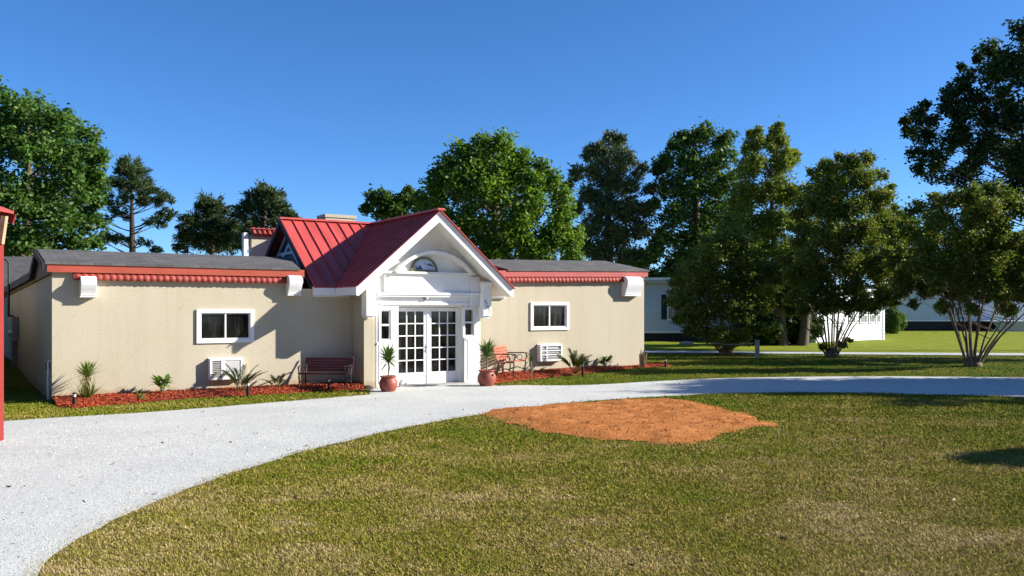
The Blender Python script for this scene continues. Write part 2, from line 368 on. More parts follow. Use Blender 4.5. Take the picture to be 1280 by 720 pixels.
vs = scn.view_settings; vs.view_transform = 'Standard'; vs.look = 'None'; vs.gamma = 1; vs.exposure = 1.06
scn.display_settings.display_device = 'sRGB'

# ------------------------------------------------------------------ ground
def sheet(name, poly, off, m, cell=None, rough=None):
    bm = bmesh.new(); vs_ = [bm.verts.new((x, y, 0)) for x, y in poly]; f = bm.faces.new(vs_)
    bmesh.ops.triangulate(bm, faces=[f])
    ys = [p[1] for p in poly]; xs = [p[0] for p in poly]
    lines = [y for y in TY if min(ys) < y < max(ys)]
    if cell: lines += list(np.arange(min(ys), max(ys), cell))
    for y in lines: bmesh.ops.bisect_plane(bm, geom=bm.verts[:]+bm.edges[:]+bm.faces[:], plane_co=(0,y,0), plane_no=(0,1,0))
    if cell:
        for x in np.arange(min(xs), max(xs), cell): bmesh.ops.bisect_plane(bm, geom=bm.verts[:]+bm.edges[:]+bm.faces[:], plane_co=(x,0,0), plane_no=(1,0,0))
    edge = np.array(poly)
    for v in bm.verts:
        z = T(v.co.y) + off
        if rough: z += rough(v.co.x, v.co.y, edge)
        v.co.z = z
    bmesh.ops.recalc_face_normals(bm, faces=bm.faces)
    for f in bm.faces:
        if f.normal.z < 0: f.normal_flip()
        f.smooth = bool(rough)
    me = bpy.data.meshes.new(name); bm.to_mesh(me); bm.free(); me.materials.append(m)
    o = bpy.data.objects.new(name, me); col.objects.link(o); return o

def edgepts(pix, step=0.25, jit=0.05, close=False):
    """photo points on the ground -> a wavering outline in metres"""
    P = [G(x, y).to_2d() for x, y in pix]
    out = []
    n = len(P); last = n if close else n-1
    for i in range(last):
        a, b, c, d = P[(i-1) % n if close else max(i-1,0)], P[i], P[(i+1) % n], P[(i+2) % n if close else min(i+2,n-1)]
        k = max(2, int((c-b).length/step))
        for j in range(k):
            t = j/k
            p = 0.5*((2*b) + (c-a)*t + (2*a-5*b+4*c-d)*t*t + (3*b-a-3*c+d)*t**3)
            q = mnoise.noise_vector(Vector((p.x*1.7, p.y*1.7, 3.1)))*jit + mnoise.noise_vector(Vector((p.x*6, p.y*6, 1.1)))*jit*0.6
            out.append((p.x+q.x, p.y+q.y))
    if not close: out.append(tuple(P[-1]))
    return out

ground = sheet('ground', [(-900,-60), (900,-60), (900,1800), (-900,1800)], -0.004, M['lawn']); tag(ground, kind='structure')
far_lawn = sheet('far_lawn', [(-60,36.45), (3,36.35), (9,35.25), (16,34.15), (26,33.15), (60,31.85), (120,30.85), (120,130), (-60,130)], 0.006, M['farlawn']); tag(far_lawn, kind='structure')
far = edgepts([(-60,532), (0,527), (100,520.5), (200,514.5), (300,506.5), (400,498.5), (462,493.5)])
far += [tuple(W(S(462,1.1), 1.1, 0).to_2d()), tuple(W(S(470,.78), .78, 0).to_2d()), tuple(W(S(600,.78), .78, 0).to_2d())]
far += edgepts([(621,482.6), (642,481.6), (710,482), (765,480), (830,476.3), (900,473), (1000,471.3), (1100,470.6), (1280,472), (1420,474)])
near = edgepts([(1460,503), (1280,497), (1120,492.5), (1000,491), (900,492.5), (850,495), (760,500), (700,505.5), (600,518.5), (500,536.5), (400,560), (300,589), (200,626), (120,662), (70,695), (45,722), (28,770), (25,830)], jit=0.06)
near += [(-3.3,3.2), (-3.9,0), (-5,-10), (-30,-10), (-30,14.9)]
drive_poly = far + near
drive = sheet('driveway', drive_poly, 0.008, M['gravel']); tag(drive, kind='structure')
dirt_poly = edgepts([(603,517), (640,510), (700,505), (760,500.5), (800,498.5), (840,498), (880,505), (920,515), (967,529), (930,537), (895,546), (860,556), (820,555), (790,552), (760,549), (720,546), (690,540), (660,534), (625,526)], step=0.05, jit=0.26, close=True)
def seg_dist(x, y, E):
    a = E; b = np.roll(E, -1, 0); d = b-a; t = np.clip(((x-a[:,0])*d[:,0]+(y-a[:,1])*d[:,1])/(d**2).sum(1), 0, 1)
    return float(np.sqrt(((a[:,0]+t*d[:,0]-x)**2+(a[:,1]+t*d[:,1]-y)**2).min()))
def dirt_rough(x, y, E):
    e = min(1.0, seg_dist(x, y, E)/0.5)
    h = 0.5 + 0.5*mnoise.noise(Vector((x*1.1, y*1.1, 0))) + 0.45*mnoise.noise(Vector((x*4, y*4, 5))) + 0.5*mnoise.noise(Vector((x*9, y*9, 9))) + 0.4*mnoise.noise(Vector((x*17, y*17, 2)))
    # two wheel ruts
    for k in (0.0, 1.5):
        u = (x*0.55 + y*0.83) - 15.6 - k + 0.12*math.sin(x*0.9)
        h -= 0.55*math.exp(-(u/0.11)**2)
    return 0.002 + e*(0.012 + 0.05*h)
dirt = sheet('bare_dirt', dirt_poly, 0.006, M['dirt'], cell=0.09, rough=dirt_rough); tag(dirt, kind='structure')
lane_poly = [(-60,36.6), (3,36.5), (9,35.4), (16,34.3), (26,33.3), (60,32), (120,31), (120,29), (60,30.4), (26,31.7), (16,32.6), (9,33.8), (3,34.4), (-60,34.4)]
lane = sheet('lane', [(x, y) for x, y in lane_poly], 0.012, M['track']); tag(lane, kind='structure')

def inside(P, poly):
    x, y = P[:,0], P[:,1]; r = np.zeros(len(P), bool); E = np.array(poly); j = len(E)-1
    for i in range(len(E)):
        a, b = E[i], E[j]
        c = ((a[1] > y) != (b[1] > y))
        if c.any():
            r ^= c & (x < (b[0]-a[0])*(y-a[1])/((b[1]-a[1]) or 1e-9) + a[0])
        j = i
    return r

# mulch beds (raised, sloping away from the wall)
def bed(front_pix, wall_sn, name, label):
    fr = edgepts(front_pix, step=0.15, jit=0.05)
    poly = fr + [tuple(W(s, n, 0).to_2d()) for s, n in wall_sn]
    E = np.array(poly); mn, mx = E.min(0), E.max(0)
    # solid mound
    mound = sheet(name, poly, 0.006, M['mulch'], cell=0.12, rough=lambda x, y, e: 0.012 + 0.10*min(1, seg_dist(x, y, np.array(fr))/0.45)*(0.8+0.3*mnoise.noise(Vector((x*3,y*3,0)))))
    area = abs(sum(E[i-1][0]*E[i][1]-E[i][0]*E[i-1][1] for i in range(len(E))))/2
    n = int(area*1500); P = rng.uniform(mn, mx, (int(n*(np.prod(mx-mn)/area)), 2)); P = P[inside(P, poly)]
    d = np.array([min(1, seg_dist(x, y, np.array(fr))/0.45) for x, y in P])
    z = TN(P[:,1]) + 0.03 + 0.085*d + rng.uniform(0, 0.02, len(P))
    c = np.column_stack([P, z])
    q = leaf_quads(c, np.full(len(P), 0.055), 0.35, flat=0.6)
    me = big_mesh('chips', q, M['mulch'])
    # join chips into the bed so the bed is one object
    bm = bmesh.new(); bm.from_mesh(mound.data); bm.from_mesh(me.data); bm.to_mesh(mound.data); bm.free()
    old = me.data; bpy.data.objects.remove(me); bpy.data.meshes.remove(old)
    tag(mound, label, 'mulch', kind='stuff'); return poly

def frames(n, flat=0.0):
    a = rng.normal(size=(n,3)); a[:,2] *= (1-flat); a /= np.linalg.norm(a, axis=1, keepdims=True)+1e-9
    b = rng.normal(size=(n,3)); b[:,2] *= (1-flat); b -= (a*b).sum(1, keepdims=True)*a; b /= np.linalg.norm(b, axis=1, keepdims=True)+1e-9
    return a, b
def leaf_quads(c, size, aspect=0.55, flat=0.0, dirs=None):
    n = len(c); a, b = frames(n, flat)
    if dirs is not None:
        a = dirs/(np.linalg.norm(dirs, axis=1, keepdims=True)+1e-9); b = np.cross(a, rng.normal(size=(n,3))); b /= np.linalg.norm(b, axis=1, keepdims=True)+1e-9
    l = size[:,None]*0.5; w_ = l*aspect
    return np.stack([c-a*l, c+b*w_-a*l*0.15, c+a*l, c-b*w_-a*l*0.15], 1)

bed_a = bed([(70,508.5), (95,511), (130,507.5), (175,504.5), (230,499.8), (280,497), (327,494.6), (370,492), (405,490), (435,488.5), (456,488)],
            [(6.84,0.55), (6.80,0.0), (0.0,0.0)], 'mulch_bed', 'red mulch bed along the shaded and sunlit wall beside the dark bench')
bed_b = bed([(620,480), (640,477.5), (680,473), (720,468.8), (765,463.2), (800,460.3), (833,458.5), (838,457), (820,455.5)],
            [(17.2,-0.5), (16.9,0.0), (10.2,0.0)], 'mulch_bed', 'red mulch bed under the wall behind the bright slatted bench')

# ------------------------------------------------------------------ the stucco building
B = empty('stucco_building', (AX, AY, 0), ROT)
tag(B, 'long low beige stucco building with white gabled entrance and red metal roof', 'building')
def hole_wall(mb, s0, s1, z0, z1, y0, y1, hs0, hs1, hz0, hz1):
    mb.box(s0, hs0, y0, y1, z0, z1); mb.box(hs1, s1, y0, y1, z0, z1); mb.box(hs0, hs1, y0, y1, z0, hz0); mb.box(hs0, hs1, y0, y1, hz1, z1)
LEN, PS0, PS1, PN = 16.75, 6.80, 10.10, 0.80
WL = rect(250, 391, 312.5, 424); WR = rect(665.5, 381.5, 707.5, 409)
mb = MB(); hole_wall(mb, 0.0, 5.46, -0.3, 2.95, 0.0, 0.25, *WL); mb.box(5.46, PS0, 0.0, 0.25, -0.3, 2.5)
# soften the worn wall corner: a rounded edge strip
mb.build('wing_wall', M['stucco'], B)
mb = MB(); hole_wall(mb, 11.30, LEN, -0.3, 2.95, 0.0, 0.25, *[v if i < 2 else v-dzr(WR[0]) for i, v in enumerate(WR)]); mb.box(PS1, 11.30, 0.0, 0.25, -0.3, 2.4)
mb.map(lambda x, y, z: (x, y, z + (dzr(x) if z > -0.2 else 0))).build('wing_wall', M['stucco'], B)
SK = 0.024
mb = MB(); mb.prism([(0.004,0.252), (0.25,0.252), (0.25-SK*18,18.0), (-SK*18,18.0)], 'z', -0.3, 2.86); mb.build('side_wall', M['stucco'], B)
mb = MB(); mb.box(LEN-0.25, LEN-0.003, 0.252, 18.0, -0.3, 3.05); mb.box(0.0, LEN, 18.003, 18.25, -0.3, 2.7); mb.build('rear_wall', M['stucco'], B)

def wing_roof(s0, s1, skew, dz):
    prof = [(-0.16,3.0), (1.9,3.39), (1.9,3.30), (-0.16,2.95)]
    mb = MB(); mb.prism(prof, 'x', s0, s1)
    mb.prism([(1.903,3.389), (3.3,2.93), (3.3,2.87), (1.903,3.30)], 'x', s0, s1)
    return mb
mb = wing_roof(-0.14, 5.72, 1, 0).map(lambda x, y, z: (x-(SK*max(0,y) if x < 1 else 0.34*max(0.0,(1.9-y)/2.06)), y, z)); mb.build('shingle_roof', M['shingle'], B)
mb = wing_roof(11.46, LEN+0.10, 0, 0).map(lambda x, y, z: (x - (0.18 if x > 14 and 1.8 < y < 2 else 0), y, z + dzr(x)+0.0)); mb.build('shingle_roof', M['shingle'], B)
mb = MB(); mb.prism([(-0.14-SK*3.3,3.303), (LEN+0.1,3.303), (LEN+0.1,18.5), (-0.14-SK*18.5,18.5)], 'z', 2.70, 2.80)
mb.map(lambda x, y, z: (x, y, z + 0.10 - (y-3.3)*0.012)).build('flat_roof', M['shingle'], B)
# barge boards and gable end at the free end of the wing roof
mb = MB(); sx0 = -0.155
mb.prism([(-0.16,2.985), (1.9,3.375), (1.9,3.24), (-0.16,2.83)], 'x', sx0-0.035, sx0)
mb.prism([(1.903,3.375), (3.35,2.90), (3.35,2.72), (1.903,3.24)], 'x', sx0-0.035, sx0)
mb.prism([(3.353,2.90), (18.5,2.70), (18.5,2.48), (3.353,2.72)], 'x', sx0-0.035, sx0)
mb.map(lambda x, y, z: (x-SK*max(0,y), y, z)).build('rake_board', M['dark'], B)
mb = MB(); mb.prism([(0.0,2.74), (0.0,2.97), (1.9,3.28), (3.3,2.86), (18.2,2.66), (18.2,2.4)], 'x', -0.06, 0.2)
mb.map(lambda x, y, z: (x-SK*max(0,y)-0.0, y+0.02, z)).build('gable_end', M['brownwood'], B)
# fascia and its strip of barrel tiles
for s0, s1, f in ((-0.10, 5.50, None), (10.9, LEN+0.05, dzr)):
    mb = MB(); mb.box(s0, s1, -0.13, -0.10, 2.785, 2.965)
    if f: mb.map(lambda x, y, z: (x, y, z+f(x)))
    mb.build('fascia', M['pinkfascia' if f else 'fascia'], B)
    mb = MB(); a = s0 + (0.50 if not f else 0.15); b = s1 - 0.02 - (0.0 if not f else 0.15); k = int((b-a)/0.118)
    mb.box(a, b, -0.098, -0.004, 2.79, 2.80); mb.box(a, b, -0.066, -0.004, 2.625, 2.788)  # second box: backing plate added to stop light leaking past the tiles
    per = 10; pitch = 0.138; nx = int((b-a)/pitch*per); vs_ = []
    for q in range(nx+1):
        x = a+(b-a)*q/nx; ph = (x/pitch) % 1.0; h = (0.5-0.5*math.cos(2*PI*ph))**0.6
        jz = 0.004*math.sin(x*9.1)+0.003*math.sin(x*23)
        for t in (0.0, 0.5, 1.0): vs_.append((x, -0.080-0.044*t-0.020*h, 2.784-0.160*t+jz*t))
    mb.add(vs_, [(3*q+u, 3*q+3+u, 3*q+4+u, 3*q+1+u) for q in range(nx) for u in (0, 1)], True)
    if f: mb.map(lambda x, y, z: (x, y, z+f(x)))
    o = mb.build('tile_strip', M['tile'], B)
    so_ = o.modifiers.new('thick', 'SOLIDIFY'); so_.thickness = 0.008

def window(par, name, s0, s1, z0, z1, n, cols=2, rows=1, fw=0.085, mun=0.035, sill=True, glass='glass', proud=0.045):
    """white frame round an opening, its mullions, and a recessed pane"""
    mb = MB(); y0, y1 = -n-proud, -n+0.02
    o0, o1, p0, p1 = s0-fw, s1+fw, z0-fw, z1+fw
    mb.box(o0, s0, y0, y1, p0, p1); mb.box(s1, o1, y0, y1, p0, p1); mb.box(s0, s1, y0, y1, z1, p1); mb.box(s0, s1, y0, y1, p0, z0)
    iw = 0.028; mb.box(s0, s0+iw, y1-0.035, y1+0.03, z0, z1); mb.box(s1-iw, s1, y1-0.035, y1+0.03, z0, z1)
    mb.box(s0+iw, s1-iw, y1-0.035, y1+0.03, z1-iw, z1); mb.box(s0+iw, s1-iw, y1-0.035, y1+0.03, z0, z0+iw)
    for i in range(1, cols):
        c = s0 + (s1-s0)*i/cols; mb.box(c-mun/2, c+mun/2, y1-0.03, y1+0.028, z0+iw, z1-iw)
    for j in range(1, rows):
        c = z0 + (z1-z0)*j/rows
        mb.box(s0+iw, s1-iw, y1-0.028, y1+0.026, c-mun/2, c+mun/2)
    fr = mb.build(name, M['white'], par, bevel=0.004)
    g = MB(); g.box(s0, s1, y1+0.032, y1+0.045, z0, z1); g.build('pane', M[glass], fr)
    return fr
window(B, 'window', *WL, 0.0); window(B, 'window', *WR, 0.0)
# something pale behind the panes of the larger window: two blind edges
# ---- porch box
DS0, DS1, DZ0, DZ1 = S(492.5,0.5), S(572.5,0.5), 0.03, ZP(533, 384, 0.5)
OS0, OS1 = DS0-0.02, DS1+0.03
ZT = 2.36
wl = S(470, PN); wr = S(600, PN)
mb = MB(); mb.box(PS0, PS0+0.2, -PN, -0.004, -0.2, 2.62); mb.box(PS0+0.203, wl, -PN, -PN+0.2, -0.2, 2.62)
mb.build('porch_wall', M['stucco'], B); mb = MB(); mb.box(PS1-0.2, PS1, -PN+0.003, -0.004, -0.2, 2.62); mb.build('porch_wall', M['stucco'], B)
LW = rect(475, 387.5, 488, 425, PN); RWn = rect(580, 386, 592, 420, PN)
mb = MB(); hole_wall(mb, wl+0.003, OS0, -0.1, ZT, -PN-0.012, -PN+0.12, *LW); hole_wall(mb, OS1, wr, -0.1, ZT, -PN-0.012, -PN+0.12, *RWn)
mb.box(OS0-0.06, OS0-0.003, -PN+0.123, -0.5, -0.1, ZT); mb.box(OS1+0.003, OS1+0.06, -PN+0.123, -0.5, -0.1, ZT)
mb.box(OS0, OS1, -PN-0.012, -PN+0.12, DZ1+0.04, ZT); mb.box(OS0, OS1, -PN+0.123, -0.45, DZ1+0.05, ZT)
mb.build('entrance_panel', M['white'], B, bevel=0.004)
# beadboard grooves below the side windows
for a, b, zt in ((wl+0.06, OS0-0.09, LW[2]-0.12), (OS1+0.09, wr-0.06, RWn[2]-0.12)):
    mb = MB(); k = max(4, int((b-a)/0.06))
    for i in range(k): mb.box(a+(b-a)*i/k+0.004, a+(b-a)*(i+1)/k-0.004, -PN-0.024, -PN-0.0125, 0.10, zt)
    mb.box(a-0.05, b+0.05, -PN-0.034, -PN-0.0125, zt+0.012, zt+0.055)
    mb.build('beadboard', M['white'], B)
for r_ in (LW, RWn): window(B, 'sidelight', *r_, PN, cols=1, rows=2, fw=0.045, mun=0.05, proud=0.035)
# door surround and two glazed doors
mb = MB(); mb.box(OS0-0.005, DS0+0.03, -0.62, -0.47, 0, DZ1+0.05); mb.box(DS1-0.03, OS1+0.005, -0.62, -0.47, 0, DZ1+0.05); mb.box(DS0+0.03, DS1-0.03, -0.62, -0.47, DZ1, DZ1+0.05)
mb.build('door_frame', M['white'], B)
mid = (DS0+DS1)/2
for k, (a, b) in enumerate(((DS0+0.035, mid-0.004), (mid+0.004, DS1-0.035))):
    mb = MB(); y0, y1 = -0.56, -0.515
    st, tr, br = 0.085, 0.10, 0.30
    if k == 0: l0, l1 = a+0.055, b-0.115
    else: l0, l1 = a+0.10, b-0.065
    z0, z1 = DZ0, DZ1-0.01; g0, g1 = z0+br, z1-tr
    mb.box(a, l0, y0, y1, z0, z1); mb.box(l1, b, y0, y1, z0, z1); mb.box(l0, l1, y0, y1, z0, g0); mb.box(l0, l1, y0, y1, g1, z1)
    for i in (1, 2): c = l0+(l1-l0)*i/3; mb.box(c-0.014, c+0.014, y0+0.006, y1-0.004, g0, g1)
    for j in range(1, 5):
        c = g0+(g1-g0)*j/5
        for i in range(3):
            xa = l0+(l1-l0)*i/3+(0.014 if i else 0); xb = l0+(l1-l0)*(i+1)/3-(0.014 if i < 2 else 0)
            mb.box(xa, xb, y0+0.006, y1-0.004, c-0.014, c+0.014)
    if k == 1: mb.box(a-0.045, a+0.025, y0-0.018, y0-0.001, z0, z1)      # astragal
    d = mb.build('door', M['white'], B, bevel=0.003)
    g = MB(); g.box(l0, l1, y1-0.012, y1-0.006, g0, g1); g.build('glass', M['glass'], d)
    if k == 0:
        h = MB(); hx = b-0.05
        h.box(hx-0.022, hx+0.022, y0-0.012, y0, 0.84, 1.06); h.tube([(hx, y0-0.01, 1.0), (hx, y0-0.06, 1.0)], 0.011); h.lathe([(0.0,-0.03), (0.022,-0.02), (0.03,0), (0.022,0.02), (0.0,0.03)], 12, (hx, y0-0.075, 1.0))
        h.lathe([(0.0,-0.012), (0.018,-0.01), (0.018,0.01), (0,0.012)], 10, (hx, y0-0.02, 0.9)); h.build('door_handle', M['steel'], d)
mb = MB(); mb.box(OS0-0.02, OS1+0.02, -PN-0.16, -0.47, -0.05, 0.028); mb.build('door_sill', M['stone'], B)
# ---- pediment over the doors
e0, e1 = wl, wr
zl2 = ZP(520, 367, PN+0.16); zl1 = ZP(540, 341.5, PN+0.10)
mb = MB(); mb.box(e0+0.02, e1-0.02, -PN-0.16, -PN-0.013, zl2-0.035, zl2+0.03); mb.box(e0+0.04, e1-0.04, -PN-0.13, -PN-0.013, zl2-0.085, zl2-0.037)
mb.build('ledge', M['white'], B, bevel=0.004)
mb = MB(); mb.box(S(479,PN+.08), S(592,PN+.08), -PN-0.14, -PN-0.013, zl1-0.03, zl1+0.03); mb.build('ledge', M['whitedull'], B, bevel=0.004)
mb = MB(); mb.box(S(481,PN+.05), S(591,PN+.05), -PN-0.06, -PN+0.1, zl2+0.032, zl1-0.032); mb.build('frieze', M['white'], B)
mb = MB(); mb.box(e0+0.1, e1-0.1, -PN-0.045, -PN-0.0135, DZ1+0.06, DZ1+0.12); mb.build('head_trim', M['white'], B)
# gable roof numbers
RS, RZ, ES0, ES1, EZ, NG, NB, NR = 8.56, 4.49, 6.31, 10.80, 2.53, 1.50, 0.12, -2.71
gk = (RZ-EZ)/(RS-ES0)
mb = MB(); mb.prism([(PS0+0.02,2.30), (PS1,2.30), (PS1,RZ-0.12-gk*(PS1-RS)), (RS,RZ-0.12), (PS0+0.02,RZ-0.12-gk*(RS-PS0-0.02))], 'y', -PN+0.004, -PN+0.15); mb.build('gable_wall', M['whitedull'], B)
# corbels beside the entrance, one carries the house number
def corbel(s0, s1, z0, z1):
    mb = MB(); mb.box(s0, s1, -PN-0.33, -PN-0.013, z0, z1); mb.box(s0-0.02, s1+0.02, -PN-0.36, -PN-0.0135, z1-0.10, z1-0.03)
    mb.box(s0+0.03, s1-0.03, -PN-0.28, -PN-0.014, z0-0.06, z0-0.001)
    return mb.build('corbel', M['white'], B, bevel=0.006)
cz0 = ZP(612, 395, PN+.33); cz1 = ZP(612, 352, PN+.33)
CR = (S(604.3,PN+.33), S(614.3,PN+.33)); CL = (S(458,PN+.33), S(469.5,PN+.33))
corbel(CL[0], CL[1], cz0+0.02, cz1+0.1); cr = corbel(CR[0], CR[1], cz0, cz1)
fr = MB(); fr.box(CR[0]-0.26, CR[0]-0.003, -PN-0.12, -PN-0.013, cz0+0.25, cz1+0.12); fr.build('frieze_block', M['whitedull'], B)
seg = {'9': 'abcdfg', '2': 'abged'}
mbn = MB()
for i, ch in enumerate('9292'):
    cx = CR[0]+0.055+i*0.045; cz = cz0+0.39-i*0.088; hw, hh = 0.026, 0.043; yn = -PN-0.334
    C = {'a':((-hw,hh),(hw,hh)), 'b':((hw,hh),(hw,0)), 'c':((hw,0),(hw,-hh)), 'd':((-hw,-hh),(hw,-hh)), 'e':((-hw,0),(-hw,-hh)), 'f':((-hw,hh),(-hw,0)), 'g':((-hw,0),(hw,0))}
    pts = {'9': [(hw,0.008),(0.0,-0.004),(-hw,0.012),(-hw,0.034),(0,hh),(hw,0.034),(hw,0.0),(hw*0.6,-hh*0.8),(-hw*0.6,-hh)],
           '2': [(-hw,0.025),(-hw*0.5,hh),(hw*0.6,hh*0.95),(hw,0.018),(0,-0.012),(-hw,-hh),(hw,-hh)]}[ch]
    mbn.tube([(cx+p[0], yn, cz+p[1]) for p in pts], 0.0065, 6)
mbn.build('house_number', M['numgrey'], cr)
# arch moulding and half-round painted window
ac, az, ar = S(541, PN+.05), zl1+0.03, 0.0
hwid = (S(590,PN+.05)-S(494,PN+.05))/2; rise = ZP(541, 314, PN+.05) - az
rad = (hwid**2+rise**2)/(2*rise); cz = az+rise-rad; th = math.asin(hwid/rad)
mb = MB(); K = 28; vs_ = []
for i in range(K+1):
    t = -th + 2*th*i/K
    for rr, nn in ((rad, 0.20), (rad-0.085, 0.20), (rad-0.085, 0.0), (rad, 0.0)):
        vs_.append((ac+rr*math.sin(t), -PN-nn+0.003, cz+rr*math.cos(t)))
mb.add(vs_, [(4*i+a, 4*i+(a+1)%4, 4*i+4+(a+1)%4, 4*i+4+a) for i in range(K) for a in range(4)] + [(0,1,2,3), (4*K+3,4*K+2,4*K+1,4*K)])
mb.build('arch_molding', M['white'], B)
lc, lz, lr = S(529.5, PN), zl1+0.032, (S(546.5,PN)-S(512.5,PN))/2
def half(r0, r1, y0, y1, z):
    mb = MB(); vs_ = []
    for i in range(21):
        t = PI*i/20
        for r in (r0, r1):
            for y in (y0, y1): vs_.append((lc+r*math.cos(t), y, z+r*math.sin(t)))
    mb.add(vs_, [q for i in range(20) for q in ((4*i,4*i+1,4*i+5,4*i+4), (4*i+2,4*i+6,4*i+7,4*i+3), (4*i,4*i+4,4*i+6,4*i+2), (4*i+1,4*i+3,4*i+7,4*i+5))])
    return mb
mb = half(lr-0.055, lr, -PN-0.05, -PN+0.0, lz); mb.box(lc-lr+0.056, lc+lr-0.056, -PN-0.05, -PN, lz, lz+0.05)
lun = mb.build('lunette_window', M['olive'], B)
mb = half(0.0, lr-0.056, -PN-0.02, -PN+0.0, lz+0.001); mb.build('pane', M['glassblue'], lun)
mb = MB(); y_ = -PN-0.028
mb.prism([(lc-lr*.80,lz+.06), (lc-lr*.62,lz+.14), (lc-lr*.45,lz+.10), (lc-lr*.30,lz+.19), (lc-lr*.15,lz+.09), (lc-lr*.1,lz+.06)], 'y', y_, y_+0.006)
mb.prism([(lc-lr*.05,lz+.22), (lc+lr*.35,lz+.17), (lc+lr*.72,lz+.13), (lc+lr*.66,lz+.16), (lc+lr*.42,lz+.23), (lc+lr*.30,lz+.20)], 'y', y_, y_+0.006)
mb.build('painted_scene', M['navy'], lun)
mb = MB(); mb.prism([(lc-lr*.82,lz+.053), (lc-lr*.60,lz+.053), (lc-lr*.70,lz+.15)], 'y', y_-0.004, y_+0.001); mb.build('painted_leaf', M['yellowglass'], lun)
# round porch light above the doors
mb = MB(); pl = (S(532.5,PN+.05), ZP(532.5,372.5,PN+.05))
mb.tube([(pl[0],-PN-0.0125,pl[1]), (pl[0],-PN-0.05,pl[1])], 0.075, 16); mb.build('porch_light', M['steel'], B)
mb = MB(); mb.lathe([(0.0,0.0), (0.035,0.01), (0.05,0.04), (0.03,0.075), (0,0.08)], 14, (0,0,0)); mb.map(lambda x,y,z: (pl[0]+x, -PN-0.05-z, pl[1]+y)).build('lens', M['lens'], bpy.data.objects['porch_light'])
# scroll brackets under the tile strip
def scroll(pxa, pxb, pyt, pyb, name='scroll_bracket'):
    n = 0.3; s0, s1 = S(pxa, n), S(pxb, n); z1, z0 = ZP((pxa+pxb)/2, pyt, n), ZP((pxa+pxb)/2, pyb, n); h = z1-z0
    prof = [(0.0,0.0), (0.17,0.0), (0.20,0.03), (0.205,0.12), (0.235,0.25), (0.28,0.42), (0.315,0.58), (0.325,0.72), (0.31,0.84), (0.27,0.93), (0.20,0.985), (0.12,1.0), (0.0,1.0)]
    mb = MB(); mb.prism([(-0.003-n_, z0+h*f) for n_, f in prof], 'x', s0, s1); mb.box(s0-0.012, s1+0.012, -0.20, -0.0035, z0-0.03, z0-0.001)
    return mb.build(name, M['white'], B, bevel=0.012)
scroll(101, 121, 345, 370); scroll(361.5, 378, 344, 368); scroll(784, 803.5, 345.5, 369)
# ---- red metal roofs: thin sheets with standing seams
def roof_sheet(mb, pts, t=0.014):
    a = [Vector(p) for p in pts]; nrm = (a[1]-a[0]).cross(a[2]-a[0]).normalized()
    if nrm.z < 0: nrm = -nrm
    n = len(a); mb.add([p+nrm*t for p in a]+a, [tuple(range(n)), tuple(range(2*n-1,n-1,-1))]+[(i,(i+1)%n,n+(i+1)%n,n+i) for i in range(n)])
    return nrm
def seam(mb, a, b, nrm): mb.bar(Vector(a)+nrm*0.030, Vector(b)+nrm*0.030, 0.020, 0.036, nrm)
MS0, MS1 = 5.75, 11.42
mm = (RZ-EZ)/(NB-NR)
def zmain(n): return EZ + (NB-n)*mm
mb = MB()
for a, b in ((MS0, ES0), (MS1, ES1)):
    nr = roof_sheet(mb, [(a,-NB,EZ), (b,-NB,EZ), (RS,-NR,RZ), (a,-NR,RZ)])
    sgn = 1 if b > a else -1; k = 0
    while True:
        s = a + sgn*(0.02+0.335*k); k += 1
        if abs(s-a) > abs(RS-a)-0.1: break
        lim = NB if (s-b)*sgn <= 0 else NB + (NR-NB)*(s-b)/(RS-b)
        seam(mb, (s,-lim,zmain(lim)), (s,-NR,RZ), nr)
nr = roof_sheet(mb, [(MS0,-NR,RZ), (MS1,-NR,RZ), (MS1,5.5,2.6), (MS0,5.5,2.6)])
mb.bar((MS0-0.02,-NR,RZ+0.035), (MS1+0.02,-NR,RZ+0.035), 0.22, 0.05)
mb.build('metal_roof', M['red'], B)
mb = MB()
for e in (ES0, ES1):
    nr = roof_sheet(mb, [(RS,-NG-0.075,RZ), (RS,-NR,RZ), (e,-NB,EZ), (e,-NG-0.075,EZ)])
    k = 0
    while True:
        n = NG-0.20-0.30*k; k += 1
        if n < NR+0.1: break
        if n > NB: seam(mb, (RS,-n,RZ), (e,-n,EZ), nr)
        else:
            f = (n-NR)/(NB-NR); s = RS+(e-RS)*f; seam(mb, (RS,-n,RZ), (s,-n,RZ+(EZ-RZ)*f), nr)
mb.bar((RS,-NG-0.10,RZ+0.035), (RS,-NR,RZ+0.035), 0.2, 0.05)
mb.build('porch_roof', M['red'], B)
